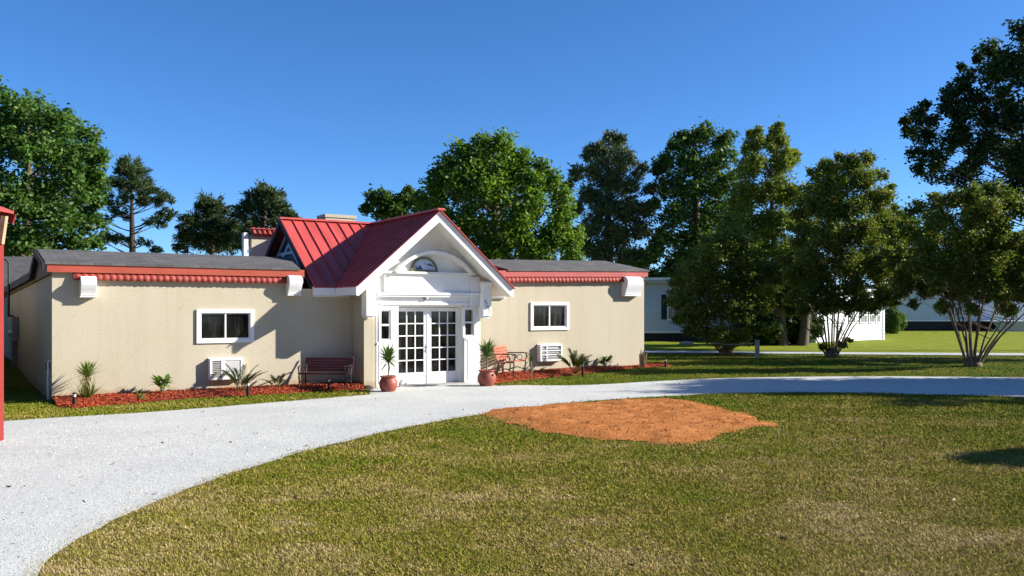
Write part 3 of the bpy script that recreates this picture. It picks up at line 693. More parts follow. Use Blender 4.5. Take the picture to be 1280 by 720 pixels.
# bargeboards (plumb-cut ends), eave boards, soffits
for e, sg in ((ES0,1), (ES1,-1)):
    mb = MB(); tz = 0.005; bh = 0.27; k = gk*abs(RS-e)/abs(RS-e)
    gr = (RZ-EZ)/(RS-e)
    mb.prism([(RS,RZ-tz), (e,EZ-tz), (e,EZ-0.20), (e+sg*0.06,EZ-0.22), (RS,RZ-tz-bh)], 'y', -NG, -NG+0.045); mb.build('bargeboard', M['white'], B)
    mb = MB(); mb.box(min(e,e+sg*0.03), max(e,e+sg*0.03), -NG+0.048, -NB, EZ-0.20, EZ-0.006); mb.build('eave_board', M['white'], B)
    mb = MB(); 
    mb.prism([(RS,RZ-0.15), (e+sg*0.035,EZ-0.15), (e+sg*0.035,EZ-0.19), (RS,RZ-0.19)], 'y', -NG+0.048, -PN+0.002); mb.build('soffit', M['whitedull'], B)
    q = PS0-0.002 if sg == 1 else PS1+0.002; zq = RZ-gk*abs(q-RS)
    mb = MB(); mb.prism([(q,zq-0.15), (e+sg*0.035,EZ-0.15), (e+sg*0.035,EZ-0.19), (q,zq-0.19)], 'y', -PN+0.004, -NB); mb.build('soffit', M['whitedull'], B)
    a = MS0 if e == ES0 else MS1
    mb = MB(); mb.box(min(a,e-sg*0.003), max(a,e-sg*0.003), -NB, -NB+0.03, EZ-0.20, EZ-0.006)
    mb.box(min(a,a+sg*0.03), max(a,a+sg*0.03), -NB+0.033, -0.008, EZ-0.2, EZ+0.03); mb.build('eave_board', M['white'], B)
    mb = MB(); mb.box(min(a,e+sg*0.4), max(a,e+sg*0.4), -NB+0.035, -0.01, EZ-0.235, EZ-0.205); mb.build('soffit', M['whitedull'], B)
# timbered gable end of the main roof, facing away from the sun
gs = MS0+0.30; apex = (-NR, RZ)
mb = MB(); mb.prism([(apex[0]-1.9,RZ-0.10-1.9*mm), (apex[0],RZ-0.06), (apex[0]+1.9,RZ-0.10-1.9*0.69)], 'x', gs, gs+0.06); mb.build('gable_end', M['shutter'], B)
mb = MB()
for sgn, k in ((-1,mm), (1,0.69)):
    for d0, d1 in ((0.18,0.30), (0.62,0.74)):
        mb.prism([(apex[0], RZ-d0), (apex[0]+sgn*1.9, RZ-d0-1.9*k), (apex[0]+sgn*1.9, RZ-d1-1.9*k), (apex[0], RZ-d1)], 'x', gs-0.045, gs-0.002)
mb.box(gs-0.05, gs-0.003, apex[0]-1.3, apex[0]+0.9, 3.52, 3.60)
mb.build('gable_timber', M['sidingshade'], B)  # white boards with the blue skylight put into their colour
mb = MB()
for sgn, k in ((-1,mm), (1,0.69)): mb.prism([(apex[0], RZ-0.01), (apex[0]+sgn*2.0, RZ-0.01-2.0*k), (apex[0]+sgn*2.0, RZ-0.16-2.0*k), (apex[0], RZ-0.16)], 'x', MS0, MS0+0.035)
mb.build('rake_board', M['dark'], B)
# chimney and the rooftop parapet behind
cn = -5.0; mb = MB(); c0, c1 = S(407,cn), S(444,cn); zt = ZP(425,268.5,cn)
mb.box(c0, c1, -cn, -cn+0.7, 2.7, zt-0.10); mb.box(c0-0.03, c1+0.03, -cn-0.03, -cn+0.73, zt-0.098, zt); mb.build('chimney', M['stucco'], B)
pn = -6.2; p0, p1 = S(314.5,pn), S(314.5,pn)+2.6; pz0 = 2.6; pz1 = ZP(325,293.5,pn)
mb = MB(); mb.box(p0, p1, -pn, -pn+0.3, pz0, pz1); mb.build('parapet', M['stucco'], B)
mb = MB(); mb.box(p0-0.06, p1, -pn-0.10, -pn+0.4, pz1+0.17, pz1+0.20)
for i in range(int((p1-p0)/0.16)):
    c = p0+0.05+i*0.16; mb.tube([(c,-pn+0.05,pz1+0.19), (c,-pn-0.14,pz1-0.02)], 0.07, 8)
mb.build('tile_coping', M['tile'], B)
mb = MB(); mb.box(p0-0.24, p0-0.10, -pn, -pn+0.25, pz0, pz1+0.05); mb.build('roof_post', M['whitedull'], B)
mb = MB(); q0 = p0+0.05
roof_sheet(mb, [(q0,-pn-0.02,2.95), (q0+2.2,-pn-0.02,3.75), (q0+2.2,-pn-1.4,3.75), (q0,-pn-1.4,2.95)]); mb.build('metal_roof', M['red'], B)

# ------------------------------------------------------------------ things on and by the building
def air_con(px0, py0, px1, py1, label, style):
    n = 0.17; s0, s1 = S(px0,n), S(px1,n); xm = (px0+px1)/2; z0, z1 = ZP(xm,py1,n), ZP(xm,py0,n)
    o = empty('air_conditioner', W((s0+s1)/2, 0, z0), ROT); tag(o, label, 'air conditioner', 'wall air conditioners')
    w_, h = (s1-s0), z1-z0; x0, x1 = -w_/2, w_/2
    mb = MB(); t = 0.05
    mb.box(x0, x0+t, -n, -0.003, 0, h); mb.box(x1-t, x1, -n, -0.003, 0, h); mb.box(x0+t, x1-t, -n, -0.003, h-t, h); mb.box(x0+t, x1-t, -n, -0.003, 0, t)
    mb.box(x0-0.012, x1+0.012, -0.05, -0.002, -0.012, h+0.012); mb.box(x0+t, x1-t, -n+0.05, -0.05, t, h-t)
    mb.build('casing', M['acwhite'], o, bevel=0.006)
    g = MB(); k = 9
    xs = [(x0+t, x0+t+0.28*w_), (x0+t+0.28*w_+0.09, x1-t)] if style == 0 else [(x0+t, x0+t+0.22*w_), (x0+t+0.22*w_+0.03, x1-t)]
    for j in range(k):
        z = t+0.012+(h-2*t-0.02)*j/k
        if style == 1 and j % 3 == 2: continue
        for a, b in xs[: (1 if style == 0 else 2)]: g.quad((a,-n+0.010,z), (b,-n+0.010,z), (b,-n+0.045,z+0.032), (a,-n+0.045,z+0.032))
    gr = g.build('grille', M['acgrille'], o); sl = gr.modifiers.new('thick', 'SOLIDIFY'); sl.thickness = 0.004
    if style == 0:
        f = MB()
        for i in range(26): c = xs[1][0]+(xs[1][1]-xs[1][0])*i/26; f.box(c, c+0.008, -n+0.015, -n+0.048, t, h-t)
        f.box(xs[0][1], xs[1][0], -n+0.012, -n+0.048, t, h-t)
        f.build('coil_panel', M['acwhite'], o)
    else:
        f = MB(); 
        for zz in (0.36, 0.66): f.box(x0+t, x1-t, -n+0.006, -n+0.048, t+(h-2*t)*zz-0.014, t+(h-2*t)*zz+0.014)
        f.box(xs[0][1], xs[1][0], -n+0.006, -n+0.0475, t, h-t); f.build('louver_rail', M['acwhite'], o)
    return o
air_con(262.5, 448, 303.5, 474.5, 'white wall air conditioner half hidden by a cluster palm, below the wider window', 0)
air_con(675.5, 430.5, 703, 451.5, 'white wall air conditioner with three slatted grey bands, near the bushy palm', 1)

# electric service on the shaded side wall
def side(d, off, z): return Vector((AX,AY,0)) + Vector((UX,UY,0))*(-SK*d-off) + Vector((-UY,UX,0))*d + Vector((0,0,z))
e = empty('electric_meter', side(10.0, 0.0, 0.0), ROT); tag(e, 'grey electric meter boxes and tall service mast on the shaded side wall', 'electric meter')
mb = MB(); mb.box(-0.17, -0.003, -0.25, 0.25, 1.05, 1.75); mb.build('meter_box', M['grey'], e, bevel=0.01)
mb = MB(); mb.lathe([(0.09,0), (0.09,0.08), (0.05,0.11), (0,0.115)], 14); mb.map(lambda x,y,z: (-0.17-z, y, 1.25+x)).build('meter_dial', M['lens'], e)
mb = MB(); mb.tube([(-0.26,0,1.75), (-0.26,0,3.42), (-0.36,0,3.54), (-0.46,0,3.45)], 0.035); mb.tube([(-0.08,0,1.72), (-0.18,0,1.78), (-0.26,0,1.8)], 0.03); mb.build('mast', M['black'], e)
mb = MB()
for k in range(3): mb.tube([(-0.46,0,3.45-0.04*k)]+[(-0.46-0.9*t, 0.9*t, 3.42-0.1*k-0.6*math.sin(PI*t*0.8)) for t in (0.2,0.5,0.8,1)], 0.012, 5)
mb.build('service_wire', M['black'], e)
mb = MB(); mb.box(-0.14, -0.003, 0.5, 1.0, 0.1, 1.0); mb.build('disconnect_box', M['grey'], e, bevel=0.01)
e = empty('wall_tap', side(0.55, 0.0, 0.55), ROT); tag(e, 'small dark tap box with pale pipe low on the building corner', 'tap')
mb = MB(); mb.box(-0.07, -0.003, -0.06, 0.06, 0.12, 0.28); mb.build('box', M['black'], e, bevel=0.005)
mb = MB(); mb.tube([(-0.05,-0.35,-0.50), (-0.05,-0.35,0.30), (-0.01,-0.35,0.34)], 0.02); mb.build('pipe', M['trim'], e)

# grey roofed building behind
g = empty('outbuilding', (-24.5, 40.0, 0.2), R(4)); tag(g, 'grey shingle roofed outbuilding with red eave behind the stucco building', 'building')
mb = MB(); mb.box(-9, 9, 0.0, 7, -0.4, 2.85); mb.build('wall', M['stucco'], g)
mb = MB(); gi = Matrix.LocRotScale(g.location, g.rotation_euler, None).inverted()
wp = [gi @ Vector((x, y, 0)) for x, y in ((-12.3,18.6), (-19.0,30.0), (-25.0,30.0), (-25.0,18.6))]
mb.prism([(p.x, p.y) for p in wp], 'z', -0.5, 2.6); mb.build('wing_wall', M['stucco'], g)  # unseen wing, added to darken the alley along the side wall
mb = MB(); mb.prism([(-0.5,2.85), (3.5,4.5), (7.5,2.85), (7.5,2.78), (3.5,4.42), (-0.5,2.76)], 'x', -9.4, 9.4); mb.build('roof', M['shingle'], g)
mb = MB(); mb.box(-9.4, 9.4, -0.55, -0.503, 2.62, 2.84); mb.build('fascia', M['fascia'], g)

# red shelter at the edge of the view
sh = empty('red_shelter', (-7.785, 12.6, 0)); tag(sh, 'red painted post and red roof corner of a shelter standing on the gravel', 'shelter')
for px_, py_ in ((0,0), (0,-2.6), (-2.8,0), (-2.8,-2.6)):
    mb = MB(); mb.box(px_-0.075, px_+0.075, py_, py_+0.15, -0.1, 3.25); mb.build('post', M['postred'], sh, bevel=0.008)
    if px_ == 0:
        mb = MB(); mb.bar((0.070,py_+0.075,2.98), (0.13,py_+0.075,3.40), 0.07, 0.07, (0,1,0)); mb.build('brace', M['tanwood'], sh)
mb = MB()
for yy in (0.078, -2.522): mb.box(-2.95, 0.0, yy-0.07, yy+0.067, 3.252, 3.40)
for yy in np.arange(-3.0, 0.3, 0.5): mb.bar((-1.4,yy,3.93), (0.07,yy,3.40), 0.05, 0.10); mb.bar((-1.4,yy,3.93), (-2.95,yy,3.40), 0.05, 0.10)
mb.build('rafter', M['tanwood'], sh)
mb = MB(); roof_sheet(mb, [(-1.4,-3.2,4.01), (0.10,-3.2,3.465), (0.10,0.35,3.465), (-1.4,0.35,4.01)], 0.04); roof_sheet(mb, [(-1.4,-3.2,4.01), (-2.99,-3.2,3.465), (-2.99,0.35,3.465), (-1.4,0.35,4.01)], 0.04)
mb.build('roof', M['red'], sh)
mb = MB(); mb.bar((-1.4,0.37,3.92), (0.10,0.37,3.375), 0.035, 0.15); mb.bar((-1.4,0.37,3.92), (-2.99,0.37,3.375), 0.035, 0.15); mb.build('bargeboard', M['postred'], sh); mb = MB()
mb.bar((-1.4,-3.22,3.92), (0.10,-3.22,3.375), 0.035, 0.15); mb.bar((-1.4,-3.22,3.92), (-2.99,-3.22,3.375), 0.035, 0.15); mb.build('bargeboard', M['postred'], sh)
mb = MB(); mb.box(-2.8, -0.0, -0.02, -0.002, 3.24, 3.40); mb.build('header', M['postred'], sh)

# benches
def make_bench(loc, ang, L, slat, label):
    """park bench, x along its length, -y is its front"""
    o = empty('park_bench', loc, ang); tag(o, label, 'bench', 'park benches by the entrance')
    mb = MB()
    for i in range(5): y = -0.23+i*0.105; z = 0.43 - 0.012*i + (0.008 if i == 0 else 0); mb.box(-L/2, L/2, y-0.042, y+0.042, z-0.011, z+0.011)
    mb.build('seat', M[slat], o, bevel=0.004)
    mb = MB()
    for i in range(5):
        z = 0.49+i*0.078; y = 0.245+(z-0.42)*0.28; c = (0, y, z)
        mb.bar((-L/2,y,z), (L/2,y,z), 0.022, 0.068, (0,0.27,0.96))
    mb.build('backrest', M[slat], o, bevel=0.004)
    for sx in (-1, 1):
        mb = MB(); x = sx*(L/2-0.04)
        mb.tube([(x,-0.30,0.0), (x,-0.255,0.03), (x,-0.235,0.18), (x,-0.26,0.34), (x,-0.245,0.415)], 0.019, 7)
        mb.tube([(x,0.30,0.0), (x,0.255,0.03), (x,0.215,0.2), (x,0.205,0.38), (x,0.26,0.5), (x,0.385,0.86)], 0.019, 7)
        mb.tube([(x,-0.26,0.412), (x,0.0,0.395), (x,0.21,0.375)], 0.016, 6)
        mb.tube([(x,-0.235,0.16), (x,0.0,0.23), (x,0.215,0.17)], 0.013, 6)
        mb.build('leg_frame', M['iron'], o)
        mb = MB(); mb.tube([(x,-0.245,0.42), (x,-0.29,0.54), (x,-0.27,0.625), (x,-0.20,0.64), (x,0.0,0.625), (x,0.285,0.63)], 0.017, 7)
        mb.tube([(x,-0.29+0.06*math.cos(a)*0.8, 0.585+0.05*math.sin(a)) for a in np.linspace(0, 5.4, 12)], 0.010, 6)
        mb.tube([(x,-0.08+0.075*math.cos(a), 0.505+0.075*math.sin(a)) for a in np.linspace(0, 6.2, 14)], 0.010, 6)
        mb.tube([(x,0.10+0.06*math.cos(a), 0.505+0.07*math.sin(a)) for a in np.linspace(0, 6.2, 14)], 0.010, 6)
        mb.build('armrest', M['iron'], o)
    mb = MB(); mb.tube([(-L/2+0.05,0.0,0.22), (0,0.0,0.20), (L/2-0.05,0.0,0.22)], 0.010, 6); mb.build('stretcher', M['iron'], o)
    return o
make_bench((-4.55, 20.48, 0.07), math.atan2(-0.10, 1.06), 1.22, 'slatdark', 'dark red slatted bench standing in the shade in the corner beside the porch').scale = (1, 1, 0.86)
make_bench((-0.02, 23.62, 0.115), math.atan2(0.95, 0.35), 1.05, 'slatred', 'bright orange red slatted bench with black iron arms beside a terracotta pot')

# ------------------------------------------------------------------ small plants
def strip(base, dirv, length, width, droop, segs=5, tip=0.15):
    """an arching blade as quads (segs,4,3)"""
    d = Vector(dirv).normalized(); p = Vector(base); sidev = d.cross(Vector((0,0,1)))
    if sidev.length < 1e-3: sidev = Vector((1,0,0))
    sidev.normalize(); out = []; L = length/segs; prev = None
    for i in range(segs+1):
        t = i/segs; wd = width*(0.55+0.9*t if t < 0.5 else (1-t)*2*(1-tip)+tip*(1 if t < 1 else 0.2))
        a, b = p - sidev*wd/2, p + sidev*wd/2
        if prev: out.append([prev[0], prev[1], b, a])
        prev = (a, b); d = (d + Vector((0,0,-droop*(0.4+t)))).normalized(); p = p + d*L
    return [[tuple(v) for v in q] for q in out]
def rosette(c, n, length, width, droop, up=0.25, spread=1.0, flat=0.9):
    Q = []
    for i in range(n):
        a = i*2.39996+rnd.uniform(-.3,.3); el = up + (1.35-up)*(1-(i+0.5)/n)**0.8
        d = (math.cos(a)*math.cos(el)*spread, math.sin(a)*math.cos(el)*spread, math.sin(el))
        Q += strip(c, d, length*rnd.uniform(.75,1.1), width*rnd.uniform(.8,1.15), droop*rnd.uniform(.6,1.4))
    return Q
def quads_obj(name, Q, m, parent):
    return big_mesh(name, np.array(Q, dtype=float), m, parent)
def plant(name, label, cat, loc, group='plants in the mulch beds'):
    o = empty(name, loc, rnd.uniform(0, 6)); o.rotation_euler.z = 0; tag(o, label, cat, group); return o

o = plant('yucca', 'tall yucca with a shaggy dry skirt, at the bare corner of the building', 'yucca', G(109,500.5,0.05))
quads_obj('leaves', rosette((0,0,0.50), 70, 0.40, 0.045, 0.08, 0.0) + rosette((0.02,0,0.02), 36, 0.50, 0.042, 0.12, 0.55) + rosette((-0.12,0.03,0.0), 12, 0.42, 0.03, 0.14, 0.6), M['yucca'], o)
quads_obj('dry_leaves', rosette((0,0,0.46), 26, 0.27, 0.03, 0.6, -0.6), M['dead'], o)
mb = MB(); mb.tube([(0,0,-0.05), (0.01,0,0.25), (0,0,0.5)], [0.05,0.045,0.035]); mb.build('stem', M['cane'], o)
o = plant('agave', 'small stiff agave sprout of a few upright blades in red mulch', 'agave', G(173,500,0.06))
quads_obj('leaves', rosette((0,0,0), 6, 0.36, 0.05, 0.07, 0.7) + rosette((0.14,-0.05,0), 3, 0.22, 0.045, 0.25, 0.6), M['shrub'], o)
def leafy(label, loc, s, n=26):
    o = plant('broadleaf_plant', label, 'plant', loc); Q = []
    mb = MB()
    for k in range(9):
        a = k*2.4; top = Vector((math.cos(a)*0.17*s*rnd.uniform(.4,1.3), math.sin(a)*0.17*s*rnd.uniform(.4,1.3), s*rnd.uniform(.18,.5)))
        mb.tube([(0,0,-0.03), top*0.5+Vector((0,0,0.04)), top], 0.007, 5)
        for j in range(7):
            b = a+rnd.uniform(-1.8,1.8); el = rnd.uniform(0.0,0.9)
            Q += strip(top*rnd.uniform(.6,1), (math.cos(b)*math.cos(el), math.sin(b)*math.cos(el), math.sin(el)), 0.27*s, 0.13*s, 0.16, 4)
    quads_obj('leaves', Q, M['canna'], o); mb.build('stem', M['shrub'], o); return o
leafy('bright green broadleaf plant alone on the mulch below the bare cream wall', G(203,493.5,0.08), 0.80)
leafy('yellow green broadleaf plant growing between the bushy palm and the wall end', G(756,459.5,0.08), 0.80)
def palm(label, loc, h, fr, lean=None, name='cluster_palm'):
    o = plant(name, label, 'palm', loc); Q = []; mb = MB()
    for k in range(fr):
        a = k*2.39996 + 0.4; el = rnd.uniform(0.85,1.5); L = h*rnd.uniform(.8,1.15)
        b = Vector((math.cos(a)*0.07*h, math.sin(a)*0.07*h, 0)); d = Vector((math.cos(a)*math.cos(el), math.sin(a)*math.cos(el), math.sin(el))); pts = [b]; p = b.copy()
        for i in range(9): d = (d+Vector((math.cos(a)*0.035, math.sin(a)*0.035, -0.030-0.012*i))).normalized(); p = p+d*L/9; pts.append(p.copy())
        mb.tube(pts, [0.012*h*(1-0.08*i) for i in range(len(pts))], 5)
        for i in range(4, 10):
            t = (i-4)/5; ln = 0.30*h*(1-0.45*t)
            dd = (pts[i]-pts[i-1]).normalized(); sv = dd.cross(Vector((0,0,1)))
            if sv.length < 0.05: sv = Vector((-math.sin(a), math.cos(a), 0))
            sv.normalize()
            for sg in (-1, 1):
                for u in (0.0, 0.16, 0.33, 0.5, 0.66, 0.83):
                    Q += strip(pts[i-1].lerp(pts[i], u), dd*0.85+sv*sg*rnd.uniform(.5,.8)+Vector((0,0,rnd.uniform(.05,.3))), ln*rnd.uniform(.8,1.1), 0.024*h, 0.12, 3)
    quads_obj('leaves', Q, M['palm'], o); mb.build('stem', M['palm'], o); return o
palm('cluster palm with arching fronds in front of the half hidden air conditioner', G(301,489,0.09), 0.62, 14)
palm('small thin young palm at the edge of the porch shadow, near the dark bench', G(346,486,0.09), 0.44, 9)
palm('full bushy palm beside the slatted air conditioner, above a black path light', G(719,466.5,0.07), 0.72, 20)
o = plant('dracaena', 'spiky dracaena on a thin cane between the bright bench and air conditioner', 'plant', G(663.5,470,0.08))
quads_obj('leaves', rosette((0,0,0.40), 34, 0.36, 0.022, 0.22, -0.2), M['palm'], o)
mb = MB(); mb.tube([(0,0,-0.05), (0.015,0,0.2), (0,0,0.42)], 0.018); mb.tube([(0.02,0,-0.05), (0.05,0,0.15), (0.05,0,0.3)], 0.012); mb.build('stem', M['cane'], o)
o = plant('dry_stalk', 'bundle of dry cut stalks at the far corner of the stucco wall', 'plant', G(802,456.5,0.09))
mb = MB()
for k in range(9):
    a = rnd.uniform(0,6.3); r = rnd.uniform(0.02,0.16); mb.tube([(math.cos(a)*r,math.sin(a)*r,-0.05), (math.cos(a)*r*1.3,math.sin(a)*r*1.3,rnd.uniform(.28,.5))], 0.016, 6)
mb.build('stems', M['dead'], o).name = 'stem'
quads_obj('leaves', rosette((0.05,0,0.02), 8, 0.3, 0.02, 0.3, 0.3), M['dead'], o)
# potted plants
def potted(loc, r, h, label, ch, n, L):
    o = empty('potted_plant', loc); tag(o, label, 'potted plant', 'potted plants flanking the doors')
    mb = MB(); prof = [(0.0,0.0), (0.62,0.0), (0.70,0.04), (0.93,0.26), (1.0,0.48), (0.98,0.62), (0.86,0.76), (0.76,0.85), (0.78,0.90), (0.90,0.94), (0.92,0.985), (0.88,1.0), (0.78,0.985), (0.74,0.88)]
    mb.lathe([(a*r, z*h) for a, z in prof], 36); mb.build('pot', M['terra'], o)
    mb = MB(); mb.lathe([(0.76*r,0.89*h), (0.4*r,0.91*h), (0.0,0.92*h)], 24); mb.build('soil', M['soil'], o)
    mb = MB(); mb.tube([(0,0,h*0.8), (0.012,0.0,h+ch*0.5), (0.0,0.01,h+ch)], [0.022,0.020,0.018]); mb.build('stem', M['cane'], o)
    quads_obj('leaves', rosette((0,0.0,h+ch-0.04), n+20, L, 0.060, 0.11, -0.15) + rosette((0,0.0,h+ch-0.10), n//2, L*0.9, 0.036, 0.25, -0.6), M['dracaena'], o)
    return o
potted((-2.985, 20.28, 0.0), 0.225, 0.385, 'terracotta pot with spiky plant beside the beige pilaster and dark bench', 0.40, 46, 0.46)
po = potted((-0.655, 21.75, T(21.75)), 0.245, 0.42, 'terracotta pot with spiky plant beside the bright orange red bench', 0.42, 52, 0.48)
# a strawberry-pot opening on the second pot
mb = MB(); mb.lathe([(0.0,0.0), (0.03,0.002), (0.045,-0.01)], 12); mb.map(lambda x,y,z: (0.16+x*0.6, -0.185+0.1*x-z*0.5, 0.29+y)).build('pot_opening', M['soil'], po)
# path lights
def path_light(loc, h, label):
    o = empty('path_light', loc); tag(o, label, 'path light', 'black path lights in the mulch')
    mb = MB(); mb.tube([(0,0,-0.08), (0,0,h*0.70)], 0.036, 14); mb.build('post', M['black'], o)
    mb = MB(); mb.tube([(0,0,h*0.70), (0,0,h*0.90)], 0.028, 12); mb.build('lens', M['lens'], o)
    mb = MB(); mb.lathe([(0.042,h*0.90), (0.042,h*0.94), (0.02,h*0.99), (0,h)], 14); mb.build('cap', M['black'], o); return o
path_light(G(93,508.5,0.02), 0.29, 'black path light in front of the tall yucca')
path_light(G(310,495,0.03), 0.33, 'black path light in front of the cluster palm by the air conditioner')
path_light(G(411,487,0.04), 0.27, 'path light in front of the dark shaded bench')
path_light(G(728.5,468.5,0.04), 0.34, 'black path light in front of the full bushy palm')
path_light(G(832,458,0.02), 0.24, 'black path light at the pointed far end of the mulch bed')
mb = MB(); mb.lathe([(0,-0.03), (0.16,-0.02), (0.15,0.05), (0.08,0.09), (0,0.10)], 9); 
o = mb.map(lambda x,y,z: (x*1.2, y*0.7, z+0.02*math.sin(9*x))).build('rock', M['dark'], None, loc=W(6.78,0.95,0.0)); tag(o, 'small dark flat rock at the foot of the porch pilaster', 'rock')

# ------------------------------------------------------------------ neighbouring homes
def lap_wall(mb, a, b, z0, z1, step=0.20, t=0.03):
    """horizontal lap siding from a to b (2-D points), outside on the side of the camera"""
    a = Vector(a); b = Vector(b); d = (b-a).normalized(); nrm = Vector((d.y, -d.x)); k = int(round((z1-z0)/step)); st = (z1-z0)/k
    for i in range(k):
        za, zb = z0+i*st, z0+(i+1)*st
        p = [a+nrm*t, b+nrm*t, b+nrm*0.004, a+nrm*0.004]
        mb.add([(p[0].x,p[0].y,za), (p[1].x,p[1].y,za), (p[2].x,p[2].y,zb), (p[3].x,p[3].y,zb), (a.x,a.y,za), (b.x,b.y,za)], [(0,1,2,3), (4,5,1,0)])
    mb.add([(a.x,a.y,z0), (b.x,b.y,z0), (b.x,b.y,z1), (a.x,a.y,z1)], [(0,1,2,3)])
def home_window(o, x0, x1, z0, z1, y, shutters=True, sw=0.35, pane='curtain'):
    mb = MB(); f = 0.06
    mb.box(x0-f, x0, y-0.07, y-0.032, z0-f, z1+f); mb.box(x1, x1+f, y-0.07, y-0.032, z0-f, z1+f); mb.box(x0, x1, y-0.07, y-0.032, z1, z1+f); mb.box(x0, x1, y-0.07, y-0.032, z0-f, z0)
    mb.box(x0, x1, y-0.065, y-0.035, (z0+z1)/2-0.025, (z0+z1)/2+0.025)
    for i in (1, 2): c = x0+(x1-x0)*i/3; mb.box(c-0.012, c+0.012, y-0.06, y-0.036, z0, z1)
    w_ = mb.build('window', M['trim'], o)
    mb = MB(); mb.box(x0, x1, y-0.045, y-0.0335, z0, z1); mb.build('pane', M[pane], w_)
    if shutters:
        for a in (x0-f-sw-0.02, x1+f+0.02):
            mb = MB(); mb.box(a, a+0.05, y-0.075, y-0.033, z0-0.04, z1+0.04); mb.box(a+sw-0.05, a+sw, y-0.075, y-0.033, z0-0.04, z1+0.04); k = 14
            mb.box(a+0.05, a+sw-0.05, y-0.05, y-0.033, z0-0.04, z1+0.04)
            for i in range(k): z = z0-0.03+(z1-z0+0.06)*i/k; mb.box(a+0.05, a+sw-0.05, y-0.068, y-0.05, z, z+0.05)
            mb.build('shutter', M['shutter'], o)
# home beyond the wing
hy = 46.5; h = empty('mobile_home', (7.0, hy, 0.2)); tag(h, 'pale mobile home with dark skirting and blue shutters, just past the wing end', 'mobile home')
L0, L1 = -4.0, 7.2
mb = MB(); lap_wall(mb, (L0,0), (L1,0), 0.56, 3.22); mb.box(L0, L1, 0.035, 7.5, 0.5, 3.2); mb.build('wall', M['sidingshade'], h)
mb = MB(); mb.box(L0+0.03, L1-0.03, 0.06, 7.4, -0.3, 0.5); mb.build('skirting', M['skirt'], h)
mb = MB(); mb.box(L0, L1, -0.05, 0.034, 0.46, 0.56); mb.box(L0-0.3, L1+0.3, -0.38, -0.30, 3.38, 3.52); mb.box(L1-0.1, L1+0.03, -0.055, 0.04, 0.565, 3.22); mb.build('trim', M['trim'], h)
mb = MB(); mb.prism([(-0.36,3.52), (3.75,3.62), (7.9,3.52), (7.9,3.44), (3.75,3.54), (-0.30,3.40), (-0.30,3.23), (0.0,3.23), (0.0,3.215), (-0.34,3.215)], 'x', L0-0.3, L1+0.3); mb.build('roof', M['homeroof'], h)
x0 = (834-640)/F*hy-7.0; home_window(h, x0+0.05, x0+0.85, 1.25, 2.55, 0.0, True, 0.30)
home_window(h, x0+4.6, x0+5.4, 1.25, 2.55, 0.0, True, 0.30)
# sunlit white cabin, turned towards the sun
ca, cb = Vector(((1019-640)/F*44.5, 44.5)), Vector(((1104.5-640)/F*48.6, 48.6)); cd = (cb-ca); cl = cd.length
h = empty('white_cabin', (ca.x, ca.y, 0.2), math.atan2(cd.y, cd.x)); tag(h, 'sunlit white sided cabin with a row of grey windows behind the tall myrtle', 'cabin')
mb = MB(); lap_wall(mb, (0,0), (cl,0), 0.03, 2.75, 0.19); mb.box(0, cl, 0.035, 5, 0.0, 2.75); mb.build('wall', M['siding'], h)
mb = MB(); mb.box(cl-0.13, cl+0.02, -0.055, 0.03, 0.0, 2.75); mb.box(-0.02, 0.12, -0.055, 0.03, 0.0, 2.75); mb.box(-0.2, cl+0.2, -0.3, -0.25, 2.76, 2.90); mb.build('trim', M['trim'], h)
mb = MB(); mb.prism([(-0.3,2.90), (2.5,3.0), (5.3,2.90), (5.3,2.80), (2.5,2.9), (-0.25,2.80)], 'x', -0.25, cl+0.25); mb.build('roof', M['homeroof'], h)
for f0, f1 in ((0.47,0.545), (0.63,0.72), (0.765,0.84), (0.875,0.93)): home_window(h, cl*f0, cl*f1, 1.05, 1.85, 0.0, False)
# home with the porch
hy = 68.5; h = empty('mobile_home', (35.5, hy, 0.2)); tag(h, 'mobile home with blue shade tinted walls and white lattice porch beyond the far lawn', 'mobile home')
L0, L1 = -5.6, 10.5
mb = MB(); lap_wall(mb, (L0,0), (L1,0), 0.88, 3.55); mb.box(L0, L1, 0.035, 8, 0.8, 3.55); mb.build('wall', M['sidingshade'], h)
mb = MB(); mb.box(L0+0.03, L1-0.03, 0.06, 7.9, -0.3, 0.8); mb.build('skirting', M['skirt'], h)
mb = MB(); mb.box(L0, L1, -0.05, 0.034, 0.78, 0.88); mb.box(L0-0.3, L1+0.3, -0.42, -0.34, 3.62, 3.78); mb.build('trim', M['trim'], h)
mb = MB(); mb.prism([(-0.4,3.78), (4,3.9), (8.4,3.78), (8.4,3.68), (4,3.8), (-0.34,3.66), (-0.34,3.56), (-0.38,3.56)], 'x', L0-0.3, L1+0.3); mb.build('roof', M['homeroof'], h)
home_window(h, 0.6, 1.5, 1.3, 2.7, 0.0); home_window(h, 4.2, 5.0, 1.3, 2.7, 0.0)
pt = empty('lattice_porch', (38.0, hy-2.4, 0.2)); tag(pt, 'white porch with spindle railing and lattice skirt in front of the shade tinted home', 'porch')
mb = MB(); mb.box(-0.2, 5, 0, 2.3, 0.78, 0.86); mb.build('deck', M['trim'], pt)
mb = MB()
for i in range(44):
    x = -0.2+i*0.12
    mb.bar((x,-0.01,0.0), (x+0.76,-0.01,0.76), 0.018, 0.03, (0,1,0)); mb.bar((x+0.76,-0.03,0.0), (x,-0.03,0.76), 0.018, 0.03, (0,1,0))
mb.box(-0.2, 5, -0.04, 0, -0.05, 0.02); mb.build('lattice', M['trim'], pt)
mb = MB(); mb.box(-0.2, 5, 0.0, 0.06, 1.72, 1.80); mb.box(-0.2, 5, 0.0, 0.05, 0.95, 1.0)
for i in range(36): x = -0.15+i*0.14; mb.box(x, x+0.035, 0.01, 0.045, 1.0, 1.72)
mb.build('railing', M['trim'], pt)
